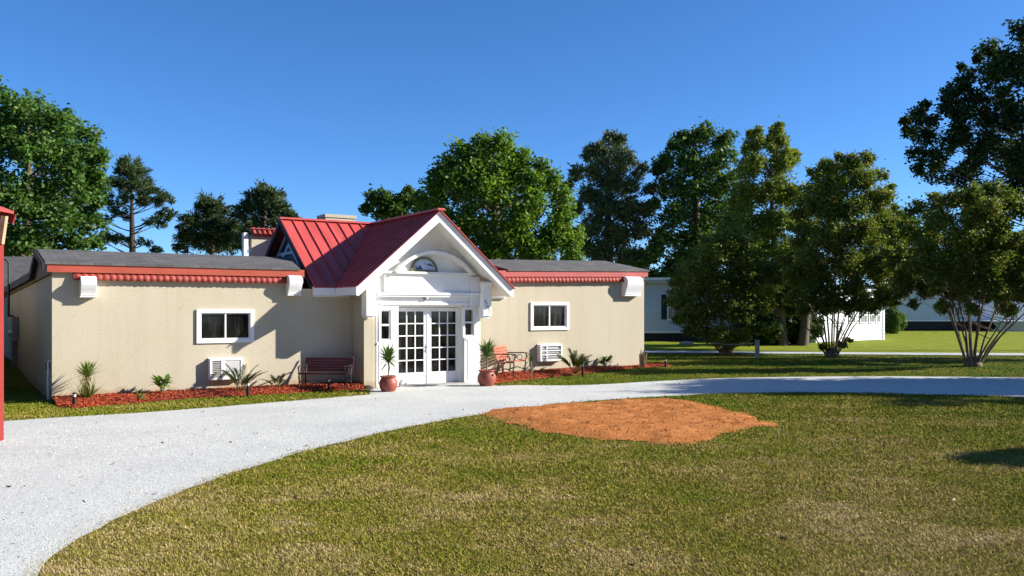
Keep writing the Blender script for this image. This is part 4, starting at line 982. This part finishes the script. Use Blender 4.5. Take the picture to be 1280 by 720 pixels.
for x in (-0.15, 2.3, 4.8):
    mb = MB(); mb.box(x, x+0.1, 0.06, 0.16, 0.86, 3.5); mb.build('post', M['trim'], pt)

# short pale post with its wire, and a stone
o = empty('short_post', G(946.5,447.5)); tag(o, 'short pale wooden post with slack wire standing between two myrtles', 'post')
mb = MB(); mb.box(-0.07, 0.07, -0.06, 0.06, -0.1, 0.62); mb.build('post_body', M['stone'], o, bevel=0.01)
mb = MB(); mb.box(-0.085, 0.085, -0.075, 0.075, 0.621, 0.66); mb.build('cap', M['stone'], o, bevel=0.01)
mb = MB(); mb.tube([(-0.02,0,0.58), (-0.5,0.05,0.50), (-1.1,0.1,0.49), (-1.7,0.2,0.55)], 0.012, 5); mb.build('wire', M['stone'], o)
mb = MB(); mb.lathe([(0,-0.03), (0.5,-0.02), (0.48,0.12), (0.3,0.2), (0,0.22)], 10)
o = mb.map(lambda x,y,z: (x*0.75, y*0.5, z*0.7)).build('stone_step', M['stone'], None, loc=G(858,430.5)); tag(o, 'low pale stone step on the grass before the dark skirting', 'stone')

# ------------------------------------------------------------------ trees
def crown_leaves(blobs, size, opt, aspect, sub, flat=0.35, needle=False):
    """leaf sprays: soft, stretched clumps through every bough, thinner leaf between neighbouring boughs"""
    out = []; C = np.array([tuple(c) for c, r in blobs]); RR = np.array([r for c, r in blobs]); mid = C.mean(0)
    size_ = size*0.78; area = size_*size_*aspect*0.5
    for (c, r) in blobs:
        c = np.array(c); m = max(9, int(sub*(1.7+1.0*rnd.random())))
        u = rng.normal(size=(m,3)); u /= np.linalg.norm(u, axis=1, keepdims=True); u *= (rng.uniform(0.02, 1.0, (m,1))**0.42)*r*0.95; u[:,2] *= 0.9
        sr = r*rng.uniform(0.20, 0.44, m)
        n = int(1.75*opt*PI*r*r/(area*0.5)/m)
        for k in range(m):
            nn = max(8, int(n*(sr[k]/(0.33*r))**2*rnd.uniform(.6,1.3)))
            o_ = (c+u[k]-mid); o_ = o_/(np.linalg.norm(o_)+1e-6) + rng.normal(size=3)*0.5 + np.array([0,0,0.1]); o_ /= np.linalg.norm(o_)
            v = rng.normal(size=(nn,3))*0.52; v[:,2] *= 0.75; v += o_*(rng.normal(size=(nn,1))*0.62); v *= sr[k]
            p = c+u[k]+v
            if needle: out.append(leaf_quads(p, size_*rng.uniform(0.6,1.3,nn), aspect, 0, dirs=v+o_*sr[k]*0.5+rng.normal(size=(nn,3))*sr[k]*0.35))
            else: out.append(leaf_quads(p, size_*rng.uniform(0.55,1.35,nn), aspect, flat))
        d = np.linalg.norm(C-c, axis=1); nb = np.where((d > 0.01) & (d < (RR+r)*1.15))[0]
        if len(nb):
            q = int(0.30*opt*PI*r*r/(area*0.5)); e = C[rng.choice(nb, q)]; t = rng.uniform(0.1,0.9,(q,1))
            p = c*(1-t)+e*t + rng.normal(size=(q,3))*r*0.34
            out.append(leaf_quads(p, size_*rng.uniform(0.55,1.3,q), aspect, flat))
    return np.concatenate(out)
def limb_path(a, b, sag=0.12, k=5):
    a = Vector(a); b = Vector(b); L = (b-a).length; pts = []
    j = Vector((rnd.uniform(-1,1), rnd.uniform(-1,1), 0))*L*0.07
    for i in range(k+1):
        t = i/k; p = a.lerp(b, t); p.z += -sag*L*math.sin(PI*t)*(1-t); pts.append(p + j*math.sin(PI*t))
    return pts
def tree(name, label, cat, Y, basex, pix, leaf, size, bark, tr=0.3, opt=1.6, aspect=0.6, sub=14, group='trees around the lot', needle=False, multi=0, top=None, twin=0.0, depthk=0.75, limbs=True, trunks=None, lean=0.0):
    base = Vector(((basex-HX)/F*Y, Y, T(Y)))
    o = empty(name, base); tag(o, label, cat, group)
    pts = [(at(px, py, Y)-base, r/F*Y) for px, py, r in pix]
    zs = [p.z for p, _ in pts]; axis = {}
    blobs = []
    for p, r in pts:
        near_ = [(q, s) for q, s in pts if abs(q.z-p.z) < 1.6*r+1.0]
        x0 = min(q.x-s for q, s in near_); x1 = max(q.x+s for q, s in near_); mx_, hw_ = (x0+x1)/2, (x1-x0)/2
        ext = math.sqrt(max(0.0, hw_**2-(p.x-mx_)**2))*depthk
        if ext > 0.9*r: ys_ = (-0.62*ext+rnd.uniform(-.3,.3)*r, 0.62*ext+rnd.uniform(-.3,.3)*r)
        else: ys_ = (rnd.uniform(-.5,.5)*r,)
        for y in ys_: blobs.append((Vector((p.x, p.y+y, p.z+(y*(-0.0)) )), r))
    q = crown_leaves([(tuple(c), r) for c, r in blobs], size, opt, aspect, sub, needle=needle)
    q = q[(q[:,:,2].min(1) > 0.05)]
    big_mesh('crown', q, M[leaf], o)
    ztop = max(zs); mb = MB()
    if multi:
        for k in range(multi):
            a = k*2*PI/multi + rnd.uniform(-.3,.3); cand = sorted(blobs, key=lambda b: (abs(math.atan2(b[0].y, b[0].x)-((a+PI)%(2*PI)-PI)) + rnd.uniform(0,1.2)))
            tgt = cand[0][0]; st = Vector((math.cos(a)*0.14, math.sin(a)*0.14, -0.05))
            m1 = st.lerp(tgt, 0.35); m1.z = st.z+(tgt.z-st.z)*0.45; m2 = st.lerp(tgt, 0.72); m2.z = st.z+(tgt.z-st.z)*0.78
            P_ = [st, st.lerp(m1,0.5)+Vector((rnd.uniform(-.05,.05),rnd.uniform(-.05,.05),0.05)), m1, m2, tgt]; rr = tr*rnd.uniform(.7,1.1)
            mb.tube(P_, [rr, rr*0.8, rr*0.65, rr*0.4, rr*0.15], 7)
            for _ in range(4):
                e_ = rnd.choice(blobs)
                if (e_[0]-m1).length < 3.0: mb.tube(limb_path(m1.lerp(m2, rnd.random()*0.8), e_[0], 0.05), [rr*0.38*(1-0.15*i) for i in range(6)], 5)
        mb.lathe([(0.0,-0.1), (0.30,-0.05), (0.25,0.12), (0.20,0.3), (0.0,0.36)], 10); mb.build('trunk', M[bark], o)
    else:
        tops = top if top else ztop-0.5
        tlist = trunks if trunks else [(0.0, 0.0)]
        for dx, ln in tlist:
            P_ = [(dx,0,-0.15), (dx*1.02+ln*0.1,0,0.4), (dx+ln*0.4,0.1,tops*0.35), (dx+ln*0.8+rnd.uniform(-.15,.15),rnd.uniform(-.15,.15),tops*0.7), (dx+ln,0,tops)]
            mb.tube(P_, [tr*1.35, tr, tr*0.8, tr*0.5, tr*0.15], 10)
        mb.build('trunk', M[bark], o)
        lm = MB()
        for c, r in blobs:
            ho = math.hypot(c.x, c.y); zz = max(tops*0.25, min(tops*0.97, c.z-0.45*ho)); f = zz/tops
            a = Vector((tlist[0][0]+tlist[0][1]*f, 0, zz)); rr = max(0.025, tr*0.28*(1-0.75*f))
            if (c-a).length > 0.4: lm.tube(limb_path(a, c, 0.06), [rr, rr*0.85, rr*0.7, rr*0.5, rr*0.35, rr*0.18], 6)
        if limbs: lm.build('limb', M[bark], o)
    return o

BG = 'background trees behind the buildings'
tree('leafy_tree', 'big feathery green tree above the grey outbuilding roof', 'tree', 50, 35,
     [(15,135,26),(50,148,24),(88,160,20),(103,190,18),(30,185,30),(68,196,26),(98,228,22),(20,240,30),(60,255,30),(92,275,24),(20,300,28),(60,305,26),(-20,165,30),(-35,240,36),(-25,300,36),(112,250,10),(118,190,8),(108,215,12),(112,305,10)],
     'locust', 0.34, 'bark', 0.5, opt=1.5, group=BG)
tree('pine_tree', 'open branched tall pine with bare trunk showing, beside the feathery tree', 'pine tree', 60, 165,
     [(165,208,12),(157,216,9),(174,216,9),(150,230,10),(180,230,10),(138,228,6),(198,240,7),(168,232,9),(145,250,10),(188,250,10),(208,248,6),(212,264,6),(170,248,8),(150,268,8),(128,272,6),(195,278,8),(205,270,6),(140,297,8),(180,302,6),(132,256,6),(124,300,7),(195,312,6),(152,300,6),(120,278,5)],
     'pine', 0.36, 'pinebark', 0.32, opt=1.5, aspect=0.22, sub=7, needle=True, group=BG, top=11.5, depthk=0.6)
tree('pine_tree', 'dark two tiered pine above the ridge of the shingle roof', 'pine tree', 63, 265,
     [(265,255,11),(256,262,8),(277,261,8),(268,268,9),(246,280,13),(272,284,15),(293,283,11),(236,298,10),(260,302,16),(288,303,14),(226,310,7),(303,298,9),(232,288,7)],
     'pine', 0.38, 'pinebark', 0.32, opt=2.0, aspect=0.24, sub=10, needle=True, group=BG, top=10.0, depthk=0.7)
tree('pine_tree', 'round topped pine rising over the rooftop parapet', 'pine tree', 60, 332,
     [(330,241,11),(319,248,10),(344,248,11),(306,260,10),(354,262,10),(331,260,13),(365,272,7),(299,270,7),(318,280,12),(350,280,11),(311,296,12),(338,292,9),(372,282,5)],
     'pine', 0.38, 'pinebark', 0.34, opt=1.9, aspect=0.24, sub=9, needle=True, group=BG, top=10.8, depthk=0.7)
tree('leafy_tree', 'small dark tree peeking between the chimney and gable', 'tree', 57, 485,
     [(470,248,11),(486,252,12),(506,248,10),(458,260,8),(480,266,12),(500,266,12),(522,256,11),(512,240,6)],
     'oak', 0.34, 'bark', 0.35, opt=1.8, group=BG)
tree('maple_tree', 'large dense bright green tree directly behind the gable', 'tree', 46, 620,
     [(605,186,16),(630,184,15),(580,196,16),(653,203,15),(562,212,13),(600,212,22),(635,216,22),(546,236,16),(580,240,22),(620,246,24),(664,236,18),(690,228,13),(703,248,15),(660,262,22),(702,272,16),(545,262,18),(590,282,24),(640,288,24),(690,296,20),(712,300,15),(560,288,22),(620,315,22),(670,318,22),(715,320,13),(530,278,14),(590,320,20),(722,290,8),(528,250,10),(550,222,10),(676,214,10)],
     'maple', 0.27, 'bark', 0.45, opt=1.7, sub=18, group=BG)
tree('conifer', 'tall grey green conifer with ragged outline beside the bright tree', 'conifer', 56, 762,
     [(762,172,9),(774,176,8),(750,190,11),(735,192,8),(770,198,14),(784,203,9),(720,216,10),(745,213,14),(765,226,16),(711,232,6),(735,243,14),(786,233,12),(800,213,9),(814,235,10),(755,258,18),(785,263,16),(740,283,16),(770,293,18),(800,288,14),(720,262,9),(808,262,12),(750,316,18),(785,322,18),(730,310,12)],
     'cedar', 0.33, 'bark', 0.4, opt=1.6, aspect=0.32, sub=14, needle=True, group=BG)
tree('oak_tree', 'broad dark oak behind the mobile home past the wing end', 'tree', 55, 870,
     [(850,178,13),(876,170,14),(903,177,13),(832,202,13),(860,203,18),(895,203,18),(836,232,16),(870,238,20),(905,233,18),(816,256,9),(846,268,18),(885,270,20),(828,298,16),(870,300,20),(814,318,13),(850,325,16),(824,210,8),(920,260,16),(800,330,12),(806,346,11),(828,346,13),(852,346,14),(875,330,16),(905,300,18)],
     'oak', 0.32, 'bark', 0.45, opt=1.7, sub=16, group=BG)
tree('cypress_tree', 'tall yellow green conifer with two pointed tops and thick trunks', 'conifer', 41, 988,
     [(943,166,7),(970,160,6),(941,182,11),(971,180,10),(936,210,15),(975,208,15),(990,198,9),(930,245,18),(965,240,18),(990,245,15),(926,280,20),(965,280,22),(1000,278,15),(940,316,22),(985,318,22),(960,350,18),(1000,352,16),(925,345,16),(983,380,12),(950,378,12),(968,170,7),(978,192,8)],
     'cypress', 0.24, 'bark', 0.25, opt=2.2, aspect=0.4, sub=15, needle=True, trunks=[(-0.35,-0.6),(0.55,0.9)], top=8.5)
tree('crape_myrtle', 'dark spreading crape myrtle nearest the stucco wall end', 'tree', 33, 908,
     [(905,306,14),(925,318,18),(885,322,18),(862,342,16),(850,372,14),(885,352,22),(925,352,22),(950,342,16),(853,398,10),(878,388,16),(913,388,18),(943,380,15),(893,418,14),(922,420,11),(948,410,9),(868,412,9),(905,428,7),(845,352,7),(915,292,7),(890,300,7),(838,378,6)],
     'myrtle', 0.135, 'barkpale', 0.036, opt=2.4, sub=12, multi=14, group='crape myrtles along the lane')
tree('crape_myrtle', 'tallest crape myrtle with fanned stems in front of the white cabin', 'tree', 31.5, 1040,
     [(1076,203,11),(1052,208,12),(1026,212,10),(1092,222,9),(1060,230,18),(1030,236,18),(1090,252,17),(1010,260,15),(1050,260,20),(1096,282,15),(1113,298,11),(1020,295,20),(1060,296,22),(1100,322,17),(1000,326,16),(1040,330,20),(1080,340,18),(1120,342,12),(1010,358,14),(1050,360,14),(1088,364,11),(996,388,8),(1105,238,7),(1110,262,6),(1040,200,6),(1128,330,6),(1030,434,4),(1052,431,4),(1060,425,3),(985,375,12),(1015,385,11),(1045,385,10),(1075,385,9),(1108,378,9),(985,345,14),(1000,366,14),(1030,374,13),(1060,378,13),(1090,376,12),(1114,362,11),(1130,318,8),(1010,345,14)],
     'myrtle', 0.135, 'barkpale', 0.042, opt=2.3, sub=12, multi=13, group='crape myrtles along the lane')
tree('crape_myrtle', 'wide crape myrtle with many bare stems in front of the far lawn', 'tree', 27, 1216,
     [(1190,246,12),(1220,242,12),(1166,256,13),(1200,268,20),(1240,262,19),(1268,272,18),(1150,283,13),(1180,298,22),(1225,298,22),(1265,308,22),(1138,313,11),(1163,333,16),(1205,333,20),(1250,343,20),(1285,343,18),(1150,362,9),(1183,362,12),(1225,368,12),(1262,372,12),(1300,310,20),(1130,300,6),(1290,372,8),(1140,345,6),(1128,330,10),(1145,330,12),(1160,380,8),(1195,385,9),(1240,388,9),(1275,385,10),(1125,285,8),(1215,320,22),(1150,352,13),(1180,358,13),(1215,362,13),(1250,362,14),(1280,360,14),(1118,312,8)],
     'myrtle', 0.12, 'barkpale', 0.042, opt=2.2, sub=13, multi=15, group='crape myrtles along the lane')
M['barkdark'] = surf('dark bark', (0.05,0.042,0.036), 0.95, 0.4, 5, 0.5, 18)
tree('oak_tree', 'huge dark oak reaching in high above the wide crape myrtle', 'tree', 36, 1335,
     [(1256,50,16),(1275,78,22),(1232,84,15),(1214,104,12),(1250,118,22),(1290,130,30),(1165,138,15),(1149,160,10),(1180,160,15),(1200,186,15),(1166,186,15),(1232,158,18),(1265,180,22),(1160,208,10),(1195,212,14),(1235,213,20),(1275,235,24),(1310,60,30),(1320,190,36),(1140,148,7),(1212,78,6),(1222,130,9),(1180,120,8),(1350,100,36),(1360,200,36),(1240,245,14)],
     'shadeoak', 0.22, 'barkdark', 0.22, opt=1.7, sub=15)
tree('leafy_tree', 'distant dark tree showing through the gap between two myrtles', 'tree', 82, 1115,
     [(1104,292,15),(1125,300,15),(1112,325,20),(1140,332,16),(1130,352,16),(1092,330,14),(1110,268,13),(1132,284,14),(1120,280,16),(1098,300,14)], 'oak', 0.45, 'bark', 0.4, opt=1.7, group=BG)
tree('leafy_tree', 'distant broad tree behind the shade tinted home with the lattice porch', 'tree', 88, 1230,
     [(1180,330,20),(1215,320,22),(1250,318,22),(1285,325,24),(1200,350,16),(1240,350,18),(1275,352,18)], 'oak', 0.5, 'bark', 0.4, opt=1.6, group=BG)
# clipped shrub by the cabin
def shrub(label, loc, rx, rz, n, size, leaf='shrub', name='round_shrub'):
    o = empty(name, loc); tag(o, label, 'shrub')
    v = rng.normal(size=(n,3)); v /= np.linalg.norm(v, axis=1, keepdims=True); 
    bump_ = 1+0.10*np.sin(v[:,0]*7+1)+0.08*np.sin(v[:,2]*9+v[:,1]*6)
    v *= (rng.uniform(0.35,1,(n,1))**0.35)*bump_[:,None]; c = v*np.array([rx,rx,rz])+np.array([0,0,rz*0.95]); c = c[c[:,2] > 0.03]
    big_mesh('foliage', leaf_quads(c, size*rng.uniform(.6,1.3,len(c)), 0.6), M[leaf], o)
    mb = MB(); mb.tube([(0,0,-0.1), (0.03,0,rz*0.6), (0,0,rz*1.2)], [0.08,0.06,0.02]); mb.build('stem', M['bark'], o); return o
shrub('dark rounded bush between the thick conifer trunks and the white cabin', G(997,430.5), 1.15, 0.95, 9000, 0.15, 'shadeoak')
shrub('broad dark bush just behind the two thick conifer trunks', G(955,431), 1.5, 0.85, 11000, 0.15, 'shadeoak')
shrub('rounded green shrub at the corner of the sunlit white cabin', G(1114,417), 0.95, 0.95, 9000, 0.13)
# planting just out of the picture on the sunny side; it throws the shade that crosses the drive
def blobs_tree(name, label, loc, spec, leaf, size, tr, opt=1.7, sub=14):
    o = empty(name, loc); tag(o, label, 'tree')
    q = crown_leaves(spec, size, opt, 0.6, sub); big_mesh('crown', q, M[leaf], o)
    mb = MB(); zt = max(c[2] for c, _ in spec); mb.tube([(0,0,-0.1), (0.05,0,zt*0.4), (0,0,zt)], [tr*1.3, tr*0.8, tr*0.2], 9)
    for c, r in spec: mb.tube(limb_path((0,0,min(c[2]*0.6, zt*0.7)), c, 0.05), [tr*0.4*(1-0.16*i) for i in range(6)], 6)
    mb.build('trunk', M['bark'], o); return o
def ring(z0, z1, rad_, n, r):
    return [((math.cos(i*2.4)*rad_*rnd.uniform(.2,1), math.sin(i*2.4)*rad_*rnd.uniform(.2,1), z0+(z1-z0)*(i+.5)/n), r*rnd.uniform(.8,1.15)) for i in range(n)]
blobs_tree('shade_tree', 'broad shade tree beside the drive, past the wide crape myrtle', (20.6, 22.0, 0), ring(3.0, 7.2, 1.6, 22, 1.05), 'oak', 0.2, 0.22)
blobs_tree('shade_tree', 'shade tree further along the drive beyond the first shade tree', (24.4, 21.6, 0), ring(4.2, 8.0, 1.5, 18, 1.0), 'oak', 0.2, 0.22)
blobs_tree('shade_tree', 'thin shade tree on the lawn edge near the drive', (19.8, 18.4, 0), ring(3.0, 5.6, 1.3, 9, 0.5), 'oak', 0.18, 0.16, opt=1.2, sub=8)
blobs_tree('shade_tree', 'shade tree on the strip between the drive and the lane', (23.0, 29.6, 0), ring(3.2, 7.4, 1.9, 13, 0.8), 'oak', 0.2, 0.22, opt=0.9)
shrub('tall rounded shrub on the lawn outside the drive', (10.62, 11.25, 0), 0.98, 1.10, 16000, 0.11)

# unseen wood added on the other sides to cut low sky light
wb = []
for k in range(46):
    a = PI*0.86 + PI*0.98*k/45; r = rnd.uniform(40, 50)
    cx, cy = math.cos(a)*r, 6+math.sin(a)*r
    for z in (2.5, 6.5, 10.5): wb.append(((cx+rnd.uniform(-1.5,1.5), cy+rnd.uniform(-1.5,1.5), z+rnd.uniform(-1,1.5)), rnd.uniform(2.6,3.8)))
wd_ = big_mesh('wood', crown_leaves(wb, 1.1, 1.1, 0.6, 6), M['shadeoak']); tag(wd_, 'unseen wood added behind the lawn and drive to block low sky light', 'wood', kind='stuff')

# ------------------------------------------------------------------ grass and loose gravel
foot = [tuple(W(s, n, 0).to_2d()) for s, n in ((-0.05,0.02), (PS0,0.02), (PS0,PN), (PS1,PN), (PS1,0.02), (LEN+0.05,0.02), (LEN+0.05,-18), (-0.5,-18))]
def scatter(n, y0, y1, xr=0.66):
    # even on the picture's ground: thins out with distance as detail does
    t = rng.random(n); y = y0*(y1/y0)**t; x = rng.uniform(-xr, xr, n)*y
    return np.column_stack([x, y])
P = np.concatenate([scatter(900000, 5.2, 22, 0.645), scatter(260000, 15, 34, 0.645)])
fuzz = rng.normal(size=P.shape)*0.085
Pf = P+fuzz
bad = inside(Pf, drive_poly) | inside(P, foot) | (inside(P+rng.normal(size=P.shape)*0.40, dirt_poly) & (rng.random(len(P)) > 0.03)) | inside(P+rng.normal(size=P.shape)*0.02, bed_a) | inside(P+rng.normal(size=P.shape)*0.02, bed_b) | inside(P, lane_poly)
P = P[~bad]; n = len(P)
y = P[:,1]; sc = np.clip(y/7.0, 0.8, 3.2)
az_ = rng.uniform(0, 2*PI, n); lean = rng.uniform(0.25, 1.25, n); ht = rng.uniform(0.014, 0.036, n)*np.clip(sc**0.35, 0.9, 1.5)
# ragged tufts: height follows a drifting pattern
ht *= 0.75+0.5*(0.5+0.5*np.sin(P[:,0]*2.3+np.sin(P[:,1]*1.7)*2))*(0.5+0.5*np.sin(P[:,1]*3.1+P[:,0]))
wd = rng.uniform(0.003, 0.0055, n)*sc
b = np.column_stack([P, TN(y)-0.004]); dx = np.column_stack([np.cos(az_), np.sin(az_), np.zeros(n)]); sd_ = np.column_stack([-np.sin(az_), np.cos(az_), np.zeros(n)])
tip = b + dx*(np.sin(lean)*ht*1.5)[:,None]; tip[:,2] += np.cos(lean)*ht + 0.006
midp = b + dx*(np.sin(lean)*ht*0.5)[:,None]; midp[:,2] += np.cos(lean)*ht*0.7+0.004
tri = np.stack([b-sd_*wd[:,None]/2, midp+sd_*wd[:,None]*0.5, tip, midp-sd_*wd[:,None]*0.6], 1)
g_ = big_mesh('grass', tri, M['blade']); tag(g_, 'short patchy green and straw coloured lawn grass around the gravel drive', 'grass', kind='stuff')
P = np.concatenate([scatter(60000, 5.2, 14, 0.645), scatter(12000, 12, 22, 0.645)])
P = P[inside(P+rng.normal(size=P.shape)*0.11, drive_poly) & ~inside(P, foot)]; n = len(P)
sz = rng.uniform(0.004, 0.010, n)*np.clip(P[:,1]/8, 0.8, 1.5)
c = np.column_stack([P, TN(P[:,1])+0.008+sz*0.3])
tet = rng.normal(size=(n,4,3)); tet /= np.linalg.norm(tet, axis=2, keepdims=True); tet[:,:,2] *= 0.6
v = c[:,None,:]+tet*sz[:,None,None]*0.9
faces = np.concatenate([v[:,[0,1,2]], v[:,[0,1,3]], v[:,[0,2,3]], v[:,[1,2,3]]], 0)
gr = big_mesh('gravel', faces, surf('loose white stones', (0.58,0.57,0.55), 0.9, 0.25, 60.0)); tag(gr, 'loose white stones scattered over the gravel drive', 'gravel', kind='stuff')

P = np.concatenate([scatter(700, 5.4, 24, 0.645)])
P = P[~inside(P, foot) & ~inside(P, dirt_poly)]; c = np.column_stack([P, TN(P[:,1])+0.024])
lit = big_mesh('litter', leaf_quads(c, rng.uniform(0.02, 0.07, len(c)), 0.4, flat=0.75), leaf_mat('dry brown leaf litter', [(0.07,0.045,0.025), (0.16,0.10,0.05), (0.05,0.04,0.03)], 0.0)); tag(lit, 'small brown leaves and twigs scattered over the drive and lawn', 'leaf litter', kind='stuff')
E = np.array(dirt_poly); P = rng.uniform(E.min(0), E.max(0), (4600, 2)); P = P[inside(P+rng.normal(size=P.shape)*0.16, dirt_poly)]; n = len(P)
sz = rng.uniform(0.004, 0.016, n)*rng.uniform(0.5,1.3,n); c = np.column_stack([P, [T(y)+0.006+dirt_rough(x, y, E)+0.2*q for (x, y), q in zip(P, sz)]])
oc = np.array([(1,0,0),(0,1,0),(-1,0,0),(0,-1,0),(0,0,.8),(0,0,-.8)], float)
v = c[:,None,:]+(oc[None]*rng.uniform(.6,1.3,(n,6,1))+rng.normal(size=(n,6,3))*0.2)*sz[:,None,None]
cl = np.concatenate([v[:,[a,(a+1)%4,b]] for a in range(4) for b in (4,5)], 0)
cl = big_mesh('dirt', cl, M['dirt']); tag(cl, 'loose clods of orange clay lying on the bare dirt patch', 'dirt clods', kind='stuff')
